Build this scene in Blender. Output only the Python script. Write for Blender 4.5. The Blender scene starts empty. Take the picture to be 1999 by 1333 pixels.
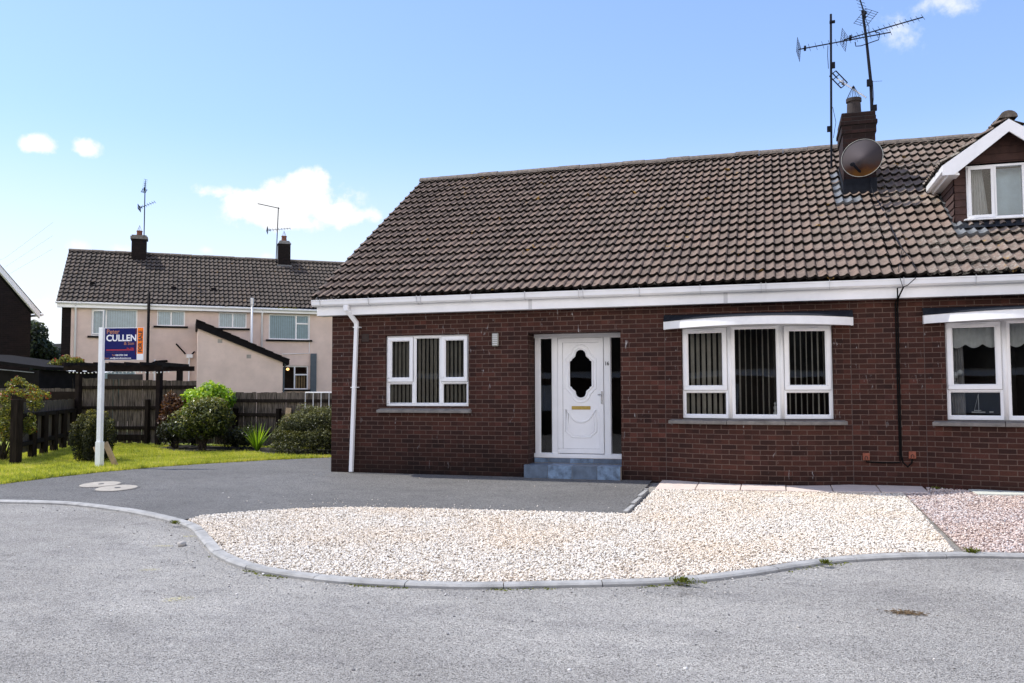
import bpy, bmesh, math, random
import numpy as np
from mathutils import Matrix, Vector
random.seed(7); RNG = np.random.default_rng(11)
SC = bpy.context.scene; COL = SC.collection
R = math.radians

# ------------------------------------------------------------------ materials
MATS = {}
class NT:
    """small helper round a node tree"""
    def __init__(s, tree):
        s.t = tree; s.n = tree.nodes; s.l = tree.links
    def node(s, typ, **kw):
        n = s.n.new(typ)
        for k, v in kw.items(): setattr(n, k, v)
        return n
    def put(s, sock, v):
        if isinstance(v, bpy.types.NodeSocket): s.l.new(v, sock)
        else: sock.default_value = v
    def math(s, op, a, b=0.0, c=None, clamp=False):
        n = s.node('ShaderNodeMath', operation=op, use_clamp=clamp)
        s.put(n.inputs[0], a); s.put(n.inputs[1], b)
        if c is not None: s.put(n.inputs[2], c)
        return n.outputs[0]
    def mix(s, f, a, b, blend='MIX'):
        n = s.node('ShaderNodeMix', data_type='RGBA', blend_type=blend)
        s.put(n.inputs[0], f); s.put(n.inputs[6], a); s.put(n.inputs[7], b)
        return n.outputs[2]
    def ramp(s, f, stops):
        n = s.node('ShaderNodeValToRGB'); e = n.color_ramp.elements
        while len(e) < len(stops): e.new(0.5)
        for i, (p, c) in enumerate(stops):
            e[i].position = p; e[i].color = (c, c, c, 1) if isinstance(c, (int, float)) else (*c, 1)
        s.put(n.inputs[0], f); return n.outputs[0]
    def noise(s, vec, scale, detail=3, rough=0.55):
        n = s.node('ShaderNodeTexNoise'); s.put(n.inputs['Vector'], vec)
        n.inputs['Scale'].default_value = scale; n.inputs['Detail'].default_value = detail
        n.inputs['Roughness'].default_value = rough; return n.outputs['Fac']
    def voronoi(s, vec, scale, feature='F1', out='Distance'):
        n = s.node('ShaderNodeTexVoronoi', feature=feature); s.put(n.inputs['Vector'], vec)
        n.inputs['Scale'].default_value = scale; return n.outputs[out]
    def mapping(s, vec, scale=(1, 1, 1), loc=(0, 0, 0)):
        n = s.node('ShaderNodeMapping'); s.put(n.inputs[0], vec)
        n.inputs['Scale'].default_value = scale; n.inputs['Location'].default_value = loc; return n.outputs[0]
    def bump(s, h, strength, dist=0.01, normal=None):
        n = s.node('ShaderNodeBump'); s.put(n.inputs['Height'], h)
        n.inputs['Strength'].default_value = strength; n.inputs['Distance'].default_value = dist
        if normal is not None: s.put(n.inputs['Normal'], normal)
        return n.outputs[0]

def new_mat(name):
    m = bpy.data.materials.new(name); m.use_nodes = True
    t = NT(m.node_tree); b = m.node_tree.nodes['Principled BSDF']
    MATS[name] = m
    return m, t, b
def c4(c): return (c[0], c[1], c[2], 1)

def plain(name, col, rough=0.6, var=0.12, scale=6.0, metallic=0.0, bump=0.0, bscale=80, spec=0.5, stretch=(1, 1, 1), dirt=0.0):
    m, t, b = new_mat(name)
    pos = t.node('ShaderNodeNewGeometry').outputs['Position']
    v = t.mapping(pos, stretch)
    f = t.noise(v, scale, 4)
    lo = tuple(max(0, x * (1 - 1.6 * var)) for x in col); hi = tuple(min(1, x * (1 + 1.6 * var)) for x in col)
    c = t.ramp(f, [(0.25, lo), (0.75, hi)])
    if dirt > 0:
        g = t.ramp(t.noise(v, scale * 3.3, 6, 0.7), [(0.5, 0.0), (0.72, 1.0)])
        c = t.mix(t.math('MULTIPLY', g, dirt), c, c4(tuple(x * 0.45 for x in col)))
    t.put(b.inputs['Base Color'], c)
    b.inputs['Roughness'].default_value = rough; b.inputs['Metallic'].default_value = metallic
    b.inputs['Specular IOR Level'].default_value = spec
    if bump > 0: t.put(b.inputs['Normal'], t.bump(t.noise(v, bscale, 3), bump, 0.01))
    return m

def brick_mat(name, c1, c2, mort, stain=0.35):
    m, t, b = new_mat(name)
    uv = t.node('ShaderNodeUVMap', uv_map='UVMap').outputs[0]
    br = t.node('ShaderNodeTexBrick', offset=0.5)
    wob = t.node('ShaderNodeVectorMath', operation='MULTIPLY_ADD')
    nz = t.node('ShaderNodeTexNoise'); t.put(nz.inputs['Vector'], uv); nz.inputs['Scale'].default_value = 18
    t.put(wob.inputs[0], nz.outputs['Color']); wob.inputs[1].default_value = (0.006, 0.005, 0); t.put(wob.inputs[2], uv)
    t.put(br.inputs['Vector'], wob.outputs[0])
    br.inputs['Scale'].default_value = 1.0; br.inputs['Brick Width'].default_value = 0.225; br.inputs['Row Height'].default_value = 0.075
    br.inputs['Mortar Size'].default_value = 0.0062; br.inputs['Mortar Smooth'].default_value = 0.25; br.inputs['Bias'].default_value = 0.0
    br.inputs['Color1'].default_value = c4(c1); br.inputs['Color2'].default_value = c4(c2); br.inputs['Mortar'].default_value = c4(mort)
    c = br.outputs['Color']
    sp_ = t.node('ShaderNodeSeparateXYZ'); t.put(sp_.inputs[0], wob.outputs[0])
    row = t.math('FLOOR', t.math('DIVIDE', sp_.outputs[1], 0.075)); odd = t.math('MULTIPLY', t.math('MODULO', t.math('ADD', row, 100.0), 2.0), 0.5)
    colm = t.math('FLOOR', t.math('ADD', t.math('DIVIDE', sp_.outputs[0], 0.225), odd))
    cv = t.node('ShaderNodeCombineXYZ'); t.put(cv.inputs[0], colm); t.put(cv.inputs[1], row)
    wn = t.node('ShaderNodeTexWhiteNoise', noise_dimensions='2D'); t.put(wn.inputs['Vector'], cv.outputs[0])
    tone = t.ramp(wn.outputs['Value'], [(0.0, (0.62, 0.62, 0.66)), (0.35, (0.92, 0.90, 0.90)), (0.75, (1.12, 1.06, 1.0)), (0.88, (1.45, 1.35, 1.38)), (1.0, (1.9, 1.85, 1.95))])
    patch = t.ramp(t.noise(uv, 0.9, 2), [(0.42, 0.35), (0.62, 1.0)])
    c = t.mix(t.math('MULTIPLY', patch, t.math('SUBTRACT', 1.0, br.outputs['Fac'])), c, t.mix(1.0, c, tone, 'MULTIPLY'))
    big = t.noise(uv, 0.9, 4)
    c = t.mix(t.ramp(big, [(0.35, 0.0), (0.7, 0.6)]), c, t.mix(1.0, c, (0.62, 0.60, 0.62, 1), 'MULTIPLY'))
    fine = t.noise(uv, 60, 4, 0.7)
    c = t.mix(0.55, c, t.mix(1.0, c, t.ramp(fine, [(0.25, 0.45), (0.75, 1.5)]), 'MULTIPLY'))
    # white salts that have run down from the joints
    drip = t.noise(t.mapping(uv, (9, 2.2, 1)), 1.6, 5, 0.75)
    d = t.math('MULTIPLY', t.ramp(drip, [(0.62, 0.0), (0.69, 1.0)]), t.ramp(t.noise(uv, 0.8, 2), [(0.46, 0.0), (0.58, 1.0)]))
    d = t.math('MULTIPLY', d, stain)
    c = t.mix(d, c, (0.42, 0.40, 0.40, 1))
    # damp splash zone near the ground
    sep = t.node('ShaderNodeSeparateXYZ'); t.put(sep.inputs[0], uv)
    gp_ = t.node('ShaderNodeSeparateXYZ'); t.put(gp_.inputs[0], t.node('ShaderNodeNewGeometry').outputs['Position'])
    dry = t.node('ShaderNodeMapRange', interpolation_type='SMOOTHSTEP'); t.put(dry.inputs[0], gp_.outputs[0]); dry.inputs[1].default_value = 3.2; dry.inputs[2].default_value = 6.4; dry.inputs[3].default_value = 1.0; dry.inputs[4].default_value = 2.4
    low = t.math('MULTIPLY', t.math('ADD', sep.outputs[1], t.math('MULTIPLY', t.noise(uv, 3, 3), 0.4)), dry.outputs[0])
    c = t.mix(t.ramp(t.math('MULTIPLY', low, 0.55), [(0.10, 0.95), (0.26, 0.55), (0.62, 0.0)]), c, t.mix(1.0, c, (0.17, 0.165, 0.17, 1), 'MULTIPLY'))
    t.put(b.inputs['Base Color'], c); b.inputs['Roughness'].default_value = 0.85; b.inputs['Specular IOR Level'].default_value = 0.25
    h = t.math('SUBTRACT', t.math('MULTIPLY', fine, 0.35), br.outputs['Fac'])
    t.put(b.inputs['Normal'], t.bump(h, 0.7, 0.008))
    return m

def tile_mat(name, col, lichen=1.0):
    m, t, b = new_mat(name)
    pos = t.node('ShaderNodeNewGeometry').outputs['Position']
    tint = t.node('ShaderNodeAttribute', attribute_name='tint').outputs['Fac']
    c = t.ramp(tint, [(0.0, tuple(x * 0.03 for x in col)), (0.10, tuple(x * 0.16 for x in col)), (0.24, tuple(x * 0.80 for x in col)), (0.5, col), (0.8, (col[0] * 1.1, col[1] * 1.03, col[2] * 1.0)), (1.0, tuple(x * 1.3 for x in col))])  # darkest stops hold the painted shadow of the tile gaps
    fine = t.noise(pos, 45, 5, 0.75)
    c = t.mix(0.7, c, t.mix(1.0, c, t.ramp(fine, [(0.3, 0.55), (0.7, 1.35)]), 'MULTIPLY'))
    zone = t.ramp(t.noise(pos, 0.7, 3), [(0.42, 0.15), (0.66, 1.0)])
    spot = t.ramp(t.noise(pos, 26, 6, 0.8), [(0.59, 0.0), (0.66, 1.0)])
    c = t.mix(t.math('MULTIPLY', t.math('MULTIPLY', spot, zone), 0.75 * lichen), c, (0.47, 0.45, 0.40, 1))
    sx_ = t.node('ShaderNodeSeparateXYZ'); t.put(sx_.inputs[0], pos)
    east = t.node('ShaderNodeMapRange', interpolation_type='SMOOTHSTEP'); t.put(east.inputs[0], sx_.outputs[0]); east.inputs[1].default_value = 7.6; east.inputs[2].default_value = 10.2; east.inputs[3].default_value = 0; east.inputs[4].default_value = 1
    sp2 = t.ramp(t.noise(pos, 17, 6, 0.75), [(0.50, 0.0), (0.60, 1.0)])
    c = t.mix(t.math('MULTIPLY', t.math('MULTIPLY', sp2, t.ramp(t.noise(pos, 1.1, 3), [(0.40, 0.1), (0.62, 1.0)])), t.math('MULTIPLY', east.outputs[0], 0.6 * lichen)), c, (0.40, 0.39, 0.34, 1))
    mossy = t.ramp(t.noise(pos, 5.5, 5, 0.7), [(0.60, 0.0), (0.68, 1.0)])
    c = t.mix(t.math('MULTIPLY', mossy, 0.55), c, (0.028, 0.030, 0.016, 1))
    oz = t.ramp(t.noise(t.mapping(pos, (1, 1, 1), (7.3, 2, 1)), 1.7, 2), [(0.6, 0.0), (0.68, 1.0)])
    osp = t.ramp(t.noise(pos, 9, 3), [(0.60, 0.0), (0.66, 1.0)])
    c = t.mix(t.math('MULTIPLY', t.math('MULTIPLY', oz, osp), 0.8 * lichen), c, (0.38, 0.22, 0.05, 1))
    dk = t.ramp(t.noise(pos, 7, 4, 0.7), [(0.35, 0.55), (0.55, 0.0)])
    c = t.mix(dk, c, t.mix(1.0, c, (0.5, 0.5, 0.47, 1), 'MULTIPLY'))
    t.put(b.inputs['Base Color'], c); b.inputs['Roughness'].default_value = 0.9; b.inputs['Specular IOR Level'].default_value = 0.2
    t.put(b.inputs['Normal'], t.bump(fine, 0.5, 0.006))
    return m

def stone_mat(name, stops):
    m, t, b = new_mat(name)
    tint = t.node('ShaderNodeAttribute', attribute_name='tint').outputs['Fac']
    pos = t.node('ShaderNodeNewGeometry').outputs['Position']
    c = t.ramp(tint, stops)
    zone = t.ramp(t.noise(pos, 0.8, 3), [(0.42, 0.0), (0.66, 0.8)])
    c = t.mix(zone, c, t.mix(1.0, c, (1.0, 0.93, 0.85, 1), 'MULTIPLY'))
    t.put(b.inputs['Base Color'], c); b.inputs['Roughness'].default_value = 0.85; b.inputs['Specular IOR Level'].default_value = 0.25
    return m

def asphalt_mat(name, dark, mid, light, worn):
    m, t, b = new_mat(name)
    pos = t.node('ShaderNodeNewGeometry').outputs['Position']
    agg = t.voronoi(pos, 105, out='Color')
    sp = t.node('ShaderNodeSeparateColor'); t.put(sp.inputs[0], agg)
    a2 = t.voronoi(pos, 105)
    c = t.ramp(sp.outputs[0], [(0.0, dark), (0.16, mid), (0.7, tuple(0.5 * (x + y) for x, y in zip(mid, light))), (1.0, light)])
    gap = t.ramp(t.noise(pos, 120, 3, 0.7), [(0.36, 1.0), (0.46, 0.0)])
    c = t.mix(t.math('MULTIPLY', gap, 0.75), c, c4(dark))
    big = t.noise(pos, 0.35, 5, 0.6); med = t.noise(t.mapping(pos, (1, 1.6, 1)), 1.7, 5, 0.65)
    c = t.mix(t.math('MULTIPLY', t.ramp(big, [(0.38, 0.0), (0.62, 1.0)]), worn), c, t.mix(1.0, c, (1.25, 1.26, 1.27, 1), 'MULTIPLY'))
    # tyre-polished bands, oil stains, and patches of old repair
    band = t.noise(t.mapping(pos, (0.22, 1.1, 1)), 1.3, 4, 0.6)
    c = t.mix(t.math('MULTIPLY', t.ramp(band, [(0.40, 0.0), (0.60, 1.0)]), 0.5 * worn), c, t.mix(1.0, c, (0.74, 0.745, 0.76, 1), 'MULTIPLY'))
    stain = t.ramp(t.noise(pos, 2.6, 4, 0.6), [(0.64, 0.0), (0.74, 1.0)])
    c = t.mix(t.math('MULTIPLY', stain, 0.5), c, t.mix(1.0, c, (0.5, 0.48, 0.46, 1), 'MULTIPLY'))
    c = t.mix(t.math('MULTIPLY', t.ramp(med, [(0.30, 1.0), (0.52, 0.0)]), 0.55), c, t.mix(1.0, c, (0.66, 0.66, 0.68, 1), 'MULTIPLY'))
    t.put(b.inputs['Base Color'], c); b.inputs['Roughness'].default_value = 0.82; b.inputs['Specular IOR Level'].default_value = 0.35
    h = t.math('ADD', t.math('MULTIPLY', a2, 1.0), t.math('MULTIPLY', gap, -0.8))
    t.put(b.inputs['Normal'], t.bump(h, 0.85, 0.012))
    return m

def leaf_mat(name, stops, trans=0.35, rough=0.45):
    m, t, b = new_mat(name)
    tint = t.node('ShaderNodeAttribute', attribute_name='tint').outputs['Fac']
    c = t.ramp(tint, stops)
    t.put(b.inputs['Base Color'], c); b.inputs['Roughness'].default_value = rough; b.inputs['Specular IOR Level'].default_value = 0.35
    tr = t.node('ShaderNodeBsdfTranslucent'); t.put(tr.inputs[0], t.mix(1.0, c, (1.5, 1.35, 0.55, 1), 'MULTIPLY'))
    mx = t.node('ShaderNodeMixShader'); mx.inputs[0].default_value = trans
    t.l.new(b.outputs[0], mx.inputs[1]); t.l.new(tr.outputs[0], mx.inputs[2])
    t.l.new(mx.outputs[0], t.n['Material Output'].inputs[0])
    return m

def glass_mat(name, tintc=(0.92, 0.95, 0.95), boost=1.0):
    m, t, b = new_mat(name)
    t.n.remove(b)
    fr = t.node('ShaderNodeFresnel'); fr.inputs[0].default_value = 1.52
    pos = t.node('ShaderNodeNewGeometry').outputs['Position']
    gl = t.node('ShaderNodeBsdfGlossy'); gl.inputs['Roughness'].default_value = 0.005
    t.put(gl.inputs['Normal'], t.bump(t.noise(pos, 1.6, 1), 0.05, 0.02))
    tp = t.node('ShaderNodeBsdfTransparent'); tp.inputs[0].default_value = c4(tintc)
    mx = t.node('ShaderNodeMixShader'); t.put(mx.inputs[0], t.math('MULTIPLY', fr.outputs[0], boost, clamp=True))
    t.l.new(tp.outputs[0], mx.inputs[1]); t.l.new(gl.outputs[0], mx.inputs[2])
    t.l.new(mx.outputs[0], t.n['Material Output'].inputs[0])
    return m

brick_mat('house_brick', (0.068, 0.0250, 0.0170), (0.033, 0.0135, 0.0105), (0.140, 0.092, 0.073), 1.0)
brick_mat('dark_brick', (0.011, 0.0065, 0.006), (0.007, 0.0045, 0.0045), (0.015, 0.011, 0.010), 0.05)
brick_mat('chimney_brick', (0.030, 0.0135, 0.011), (0.016, 0.0085, 0.008), (0.03, 0.022, 0.02), 0.3)
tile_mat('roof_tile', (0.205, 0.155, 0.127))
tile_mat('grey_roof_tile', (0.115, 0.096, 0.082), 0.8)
plain('ridge_tile', (0.15, 0.125, 0.105), 0.9, 0.35, 14, bump=0.5, bscale=50, dirt=0.6)
plain('white_plastic', (0.86, 0.865, 0.88), 0.35, 0.03, 3, dirt=0.05)
plain('bracket_plastic', (0.60, 0.605, 0.62), 0.45, 0.05)
plain('white_fascia', (0.86, 0.865, 0.885), 0.4, 0.035, 2.5, dirt=0.08)
plain('canopy_paint', (0.88, 0.88, 0.88), 0.55, 0.05, 4, dirt=0.08)
plain('gasket', (0.03, 0.03, 0.032), 0.6, 0.1)
plain('cement', (0.17, 0.16, 0.15), 0.9, 0.25, 9, bump=0.4, bscale=60, dirt=0.5)
plain('joint_mortar', (0.10, 0.07, 0.06), 0.95, 0.2, 14)
plain('concrete_sill', (0.20, 0.185, 0.17), 0.85, 0.2, 8, bump=0.35, bscale=90, dirt=0.5)
plain('kerb_concrete', (0.33, 0.322, 0.308), 0.9, 0.2, 5, bump=0.4, bscale=90, dirt=0.35)
plain('slab_pink', (0.62, 0.52, 0.46), 0.9, 0.06, 4, bump=0.25, bscale=90, dirt=0.15)
plain('slab_white', (0.55, 0.56, 0.50), 0.8, 0.08, 6, bump=0.2, dirt=0.15)
plain('cover_concrete', (0.36, 0.325, 0.275), 0.9, 0.12, 7, bump=0.35, bscale=80, dirt=0.3)
plain('lead', (0.13, 0.138, 0.15), 0.55, 0.25, 12, metallic=0.2, dirt=0.3)
plain('dark_lead', (0.016, 0.019, 0.026), 0.7, 0.2, 12, spec=0.15)
plain('step_tile', (0.150, 0.220, 0.320), 0.45, 0.45, 9, bump=0.15, dirt=0.5)
plain('step_grout', (0.30, 0.27, 0.24), 0.9, 0.1)
plain('brass', (0.55, 0.40, 0.12), 0.3, 0.1, 20, metallic=0.9)
plain('chrome', (0.6, 0.6, 0.62), 0.25, 0.05, metallic=0.9)
plain('number_black', (0.03, 0.03, 0.03), 0.5, 0.05)
plain('blind_cloth', (0.74, 0.69, 0.61), 0.9, 0.08, 12)
plain('pale_blind', (0.62, 0.76, 0.86), 0.8, 0.06, 8)
plain('curtain_cloth', (0.42, 0.40, 0.40), 0.9, 0.12, 10)
plain('valance_cloth', (0.62, 0.62, 0.62), 0.9, 0.06, 14)
plain('room_dark', (0.045, 0.040, 0.036), 0.95, 0.2, 2)
plain('cable_black', (0.005, 0.005, 0.005), 0.7, 0.05, spec=0.1)
plain('terracotta_box', (0.26, 0.075, 0.040), 0.7, 0.1, 10)
plain('lamp_grey', (0.30, 0.30, 0.27), 0.4, 0.1, 20)
plain('aerial_metal', (0.007, 0.008, 0.014), 0.6, 0.15, 30, spec=0.15)
plain('bright_metal', (0.45, 0.46, 0.48), 0.35, 0.1, 30, metallic=0.7)
plain('pot_clay', (0.028, 0.019, 0.017), 0.8, 0.25, 14, dirt=0.4)
plain('red_pot_clay', (0.18, 0.07, 0.045), 0.8, 0.2, 14, dirt=0.3)
plain('hung_tile', (0.055, 0.026, 0.021), 0.85, 0.2, 12, bump=0.3, bscale=50)
plain('soffit_white', (0.55, 0.56, 0.58), 0.5, 0.04)
plain('roof_felt', (0.012, 0.011, 0.012), 0.95, 0.2, spec=0.1)
plain('mortar_verge', (0.055, 0.045, 0.04), 0.95, 0.3, 20, bump=0.5)
plain('old_timber', (0.020, 0.015, 0.012), 0.95, 0.45, 5, bump=0.5, bscale=30, spec=0.08, stretch=(6, 6, 0.6), dirt=0.5)
plain('grey_timber', (0.120, 0.100, 0.082), 0.95, 0.6, 5, bump=0.5, bscale=30, spec=0.1, stretch=(7, 7, 0.7), dirt=0.75)
plain('shaded_timber', (0.115, 0.095, 0.076), 0.95, 0.5, 5, bump=0.5, bscale=30, spec=0.1, stretch=(7, 7, 0.7), dirt=0.75)
plain('pergola_timber', (0.014, 0.009, 0.008), 0.9, 0.35, 6, bump=0.3, spec=0.15)
plain('pale_timber', (0.42, 0.30, 0.18), 0.8, 0.15, 8)
plain('pebbledash', (0.68, 0.54, 0.475), 0.95, 0.07, 1.6, bump=0.9, bscale=70, dirt=0.10)
plain('black_paint', (0.008, 0.007, 0.008), 0.8, 0.2, spec=0.1)
plain('grey_post_paint', (0.075, 0.095, 0.115), 0.7, 0.1)
plain('vent_plastic', (0.33, 0.30, 0.27), 0.8, 0.1)
plain('shed_roof', (0.008, 0.007, 0.008), 0.9, 0.3, 5, spec=0.1)
plain('sign_post_paint', (0.88, 0.90, 0.93), 0.45, 0.04, 4, dirt=0.1)
plain('sign_navy', (0.010, 0.014, 0.115), 0.6, 0.03, spec=0.15)
plain('sign_orange', (0.95, 0.21, 0.012), 0.6, 0.02, spec=0.15)
plain('sign_white', (0.85, 0.86, 0.90), 0.6, 0.02, spec=0.15)
plain('sign_tan', (0.45, 0.20, 0.13), 0.6, 0.02, spec=0.15)
plain('sign_red', (0.70, 0.06, 0.03), 0.6, 0.02, spec=0.15)
plain('sign_maroon', (0.09, 0.01, 0.03), 0.6, 0.02, spec=0.15)
plain('sign_dim', (0.10, 0.06, 0.12), 0.6, 0.02, spec=0.15)
plain('bark', (0.035, 0.026, 0.02), 0.95, 0.3, 20, bump=0.5)
plain('painted_shade_soil', (0.022, 0.017, 0.012), 1.0, 0.3, 12, bump=0.6, bscale=40)
plain('field', (0.10, 0.12, 0.045), 1.0, 0.2, 0.3)
plain('lawn_base', (0.27, 0.31, 0.045), 1.0, 0.3, 2.5, bump=0.6, bscale=50, dirt=0.4)
plain('gravel_bed', (0.40, 0.34, 0.28), 1.0, 0.25, 30, bump=0.8, bscale=60)
plain('pink_gravel_bed', (0.40, 0.31, 0.28), 1.0, 0.3, 30, bump=0.8, bscale=60)
plain('dry_litter', (0.17, 0.115, 0.06), 0.95, 0.4, 40)
plain('bin_red', (0.20, 0.02, 0.02), 0.5, 0.1)
plain('bin_green', (0.03, 0.09, 0.07), 0.5, 0.1)
plain('tarpaulin', (0.75, 0.77, 0.78), 0.6, 0.05)
plain('car_paint', (0.75, 0.76, 0.78), 0.2, 0.02)
plain('tyre_rubber', (0.02, 0.02, 0.02), 0.8, 0.1)
asphalt_mat('road_asphalt', (0.10, 0.093, 0.083), (0.325, 0.303, 0.272), (0.55, 0.515, 0.465), 1.0)
asphalt_mat('drive_tarmac', (0.045, 0.043, 0.041), (0.145, 0.139, 0.132), (0.29, 0.278, 0.262), 0.7)
stone_mat('cream_stone', [(0.0, (0.18, 0.145, 0.12)), (0.06, (0.42, 0.355, 0.28)), (0.22, (0.68, 0.61, 0.515)), (0.7, (0.79, 0.73, 0.645)), (1.0, (0.86, 0.825, 0.77))])
stone_mat('pink_stone', [(0.0, (0.18, 0.13, 0.125)), (0.2, (0.44, 0.345, 0.31)), (0.6, (0.64, 0.525, 0.475)), (0.85, (0.74, 0.665, 0.62)), (1.0, (0.50, 0.49, 0.51))])
stone_mat('road_stone', [(0.0, (0.12, 0.12, 0.13)), (0.5, (0.40, 0.39, 0.37)), (1.0, (0.8, 0.78, 0.75))])
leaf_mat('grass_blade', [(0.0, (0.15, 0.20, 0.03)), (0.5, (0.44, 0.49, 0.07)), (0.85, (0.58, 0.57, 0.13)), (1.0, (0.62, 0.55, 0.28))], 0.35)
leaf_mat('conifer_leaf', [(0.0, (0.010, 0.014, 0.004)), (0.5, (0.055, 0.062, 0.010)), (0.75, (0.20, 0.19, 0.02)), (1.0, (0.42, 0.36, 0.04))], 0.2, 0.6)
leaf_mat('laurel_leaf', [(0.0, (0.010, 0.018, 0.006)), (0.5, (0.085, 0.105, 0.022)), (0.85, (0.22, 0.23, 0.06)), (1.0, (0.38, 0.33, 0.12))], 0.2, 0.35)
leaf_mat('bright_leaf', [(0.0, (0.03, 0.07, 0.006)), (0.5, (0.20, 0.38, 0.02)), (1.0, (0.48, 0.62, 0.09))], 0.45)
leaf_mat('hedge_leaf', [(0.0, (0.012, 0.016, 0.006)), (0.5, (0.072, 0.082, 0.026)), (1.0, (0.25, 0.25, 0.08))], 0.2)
leaf_mat('shade_leaf', [(0.0, (0.006, 0.009, 0.004)), (0.6, (0.028, 0.034, 0.012)), (1.0, (0.08, 0.09, 0.03))], 0.15)  # darker copy of the hedge leaf, shade put into its colour
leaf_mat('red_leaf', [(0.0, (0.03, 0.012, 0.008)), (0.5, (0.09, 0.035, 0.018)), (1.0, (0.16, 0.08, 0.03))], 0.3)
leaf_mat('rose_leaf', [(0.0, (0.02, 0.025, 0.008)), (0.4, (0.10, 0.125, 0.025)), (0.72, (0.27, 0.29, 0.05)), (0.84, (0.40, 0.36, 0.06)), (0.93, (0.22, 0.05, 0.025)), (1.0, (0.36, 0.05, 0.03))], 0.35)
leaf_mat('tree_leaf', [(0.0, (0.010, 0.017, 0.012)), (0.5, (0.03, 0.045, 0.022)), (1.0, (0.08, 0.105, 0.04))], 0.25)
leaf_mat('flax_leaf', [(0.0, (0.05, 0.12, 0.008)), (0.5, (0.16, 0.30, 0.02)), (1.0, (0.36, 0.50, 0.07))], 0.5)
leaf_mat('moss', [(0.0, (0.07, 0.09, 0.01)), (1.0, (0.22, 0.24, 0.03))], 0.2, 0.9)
glass_mat('window_glass', (0.80, 0.83, 0.83), 1.15)
glass_mat('door_glass', (0.30, 0.30, 0.32), 1.0)
def dish_mat():
    m, t, b = new_mat('dish_paint')
    pos = t.node('ShaderNodeNewGeometry').outputs['Position']
    sep = t.node('ShaderNodeSeparateXYZ'); t.put(sep.inputs[0], pos)
    z = t.math('ADD', sep.outputs[2], t.math('MULTIPLY', t.noise(pos, 9, 4), 0.22))
    c = t.ramp(t.math('MULTIPLY', t.math('SUBTRACT', z, 5.10), 1.6), [(0.12, (0.26, 0.12, 0.03)), (0.30, (0.11, 0.055, 0.04)), (0.48, (0.075, 0.062, 0.066)), (1.0, (0.06, 0.052, 0.058))])
    t.put(b.inputs['Base Color'], c); b.inputs['Roughness'].default_value = 0.85; b.inputs['Specular IOR Level'].default_value = 0.15
dish_mat()
def bulb_mat():
    m, t, b = new_mat('bulb_white'); b.inputs['Base Color'].default_value = (0.85, 0.85, 0.85, 1); b.inputs['Roughness'].default_value = 0.2
bulb_mat()
def lamp_mat():
    m, t, b = new_mat('warm_lamp'); b.inputs['Base Color'].default_value = (0.9, 0.6, 0.3, 1)
    b.inputs['Emission Color'].default_value = (1.0, 0.55, 0.2, 1); b.inputs['Emission Strength'].default_value = 3.0
lamp_mat()

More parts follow.
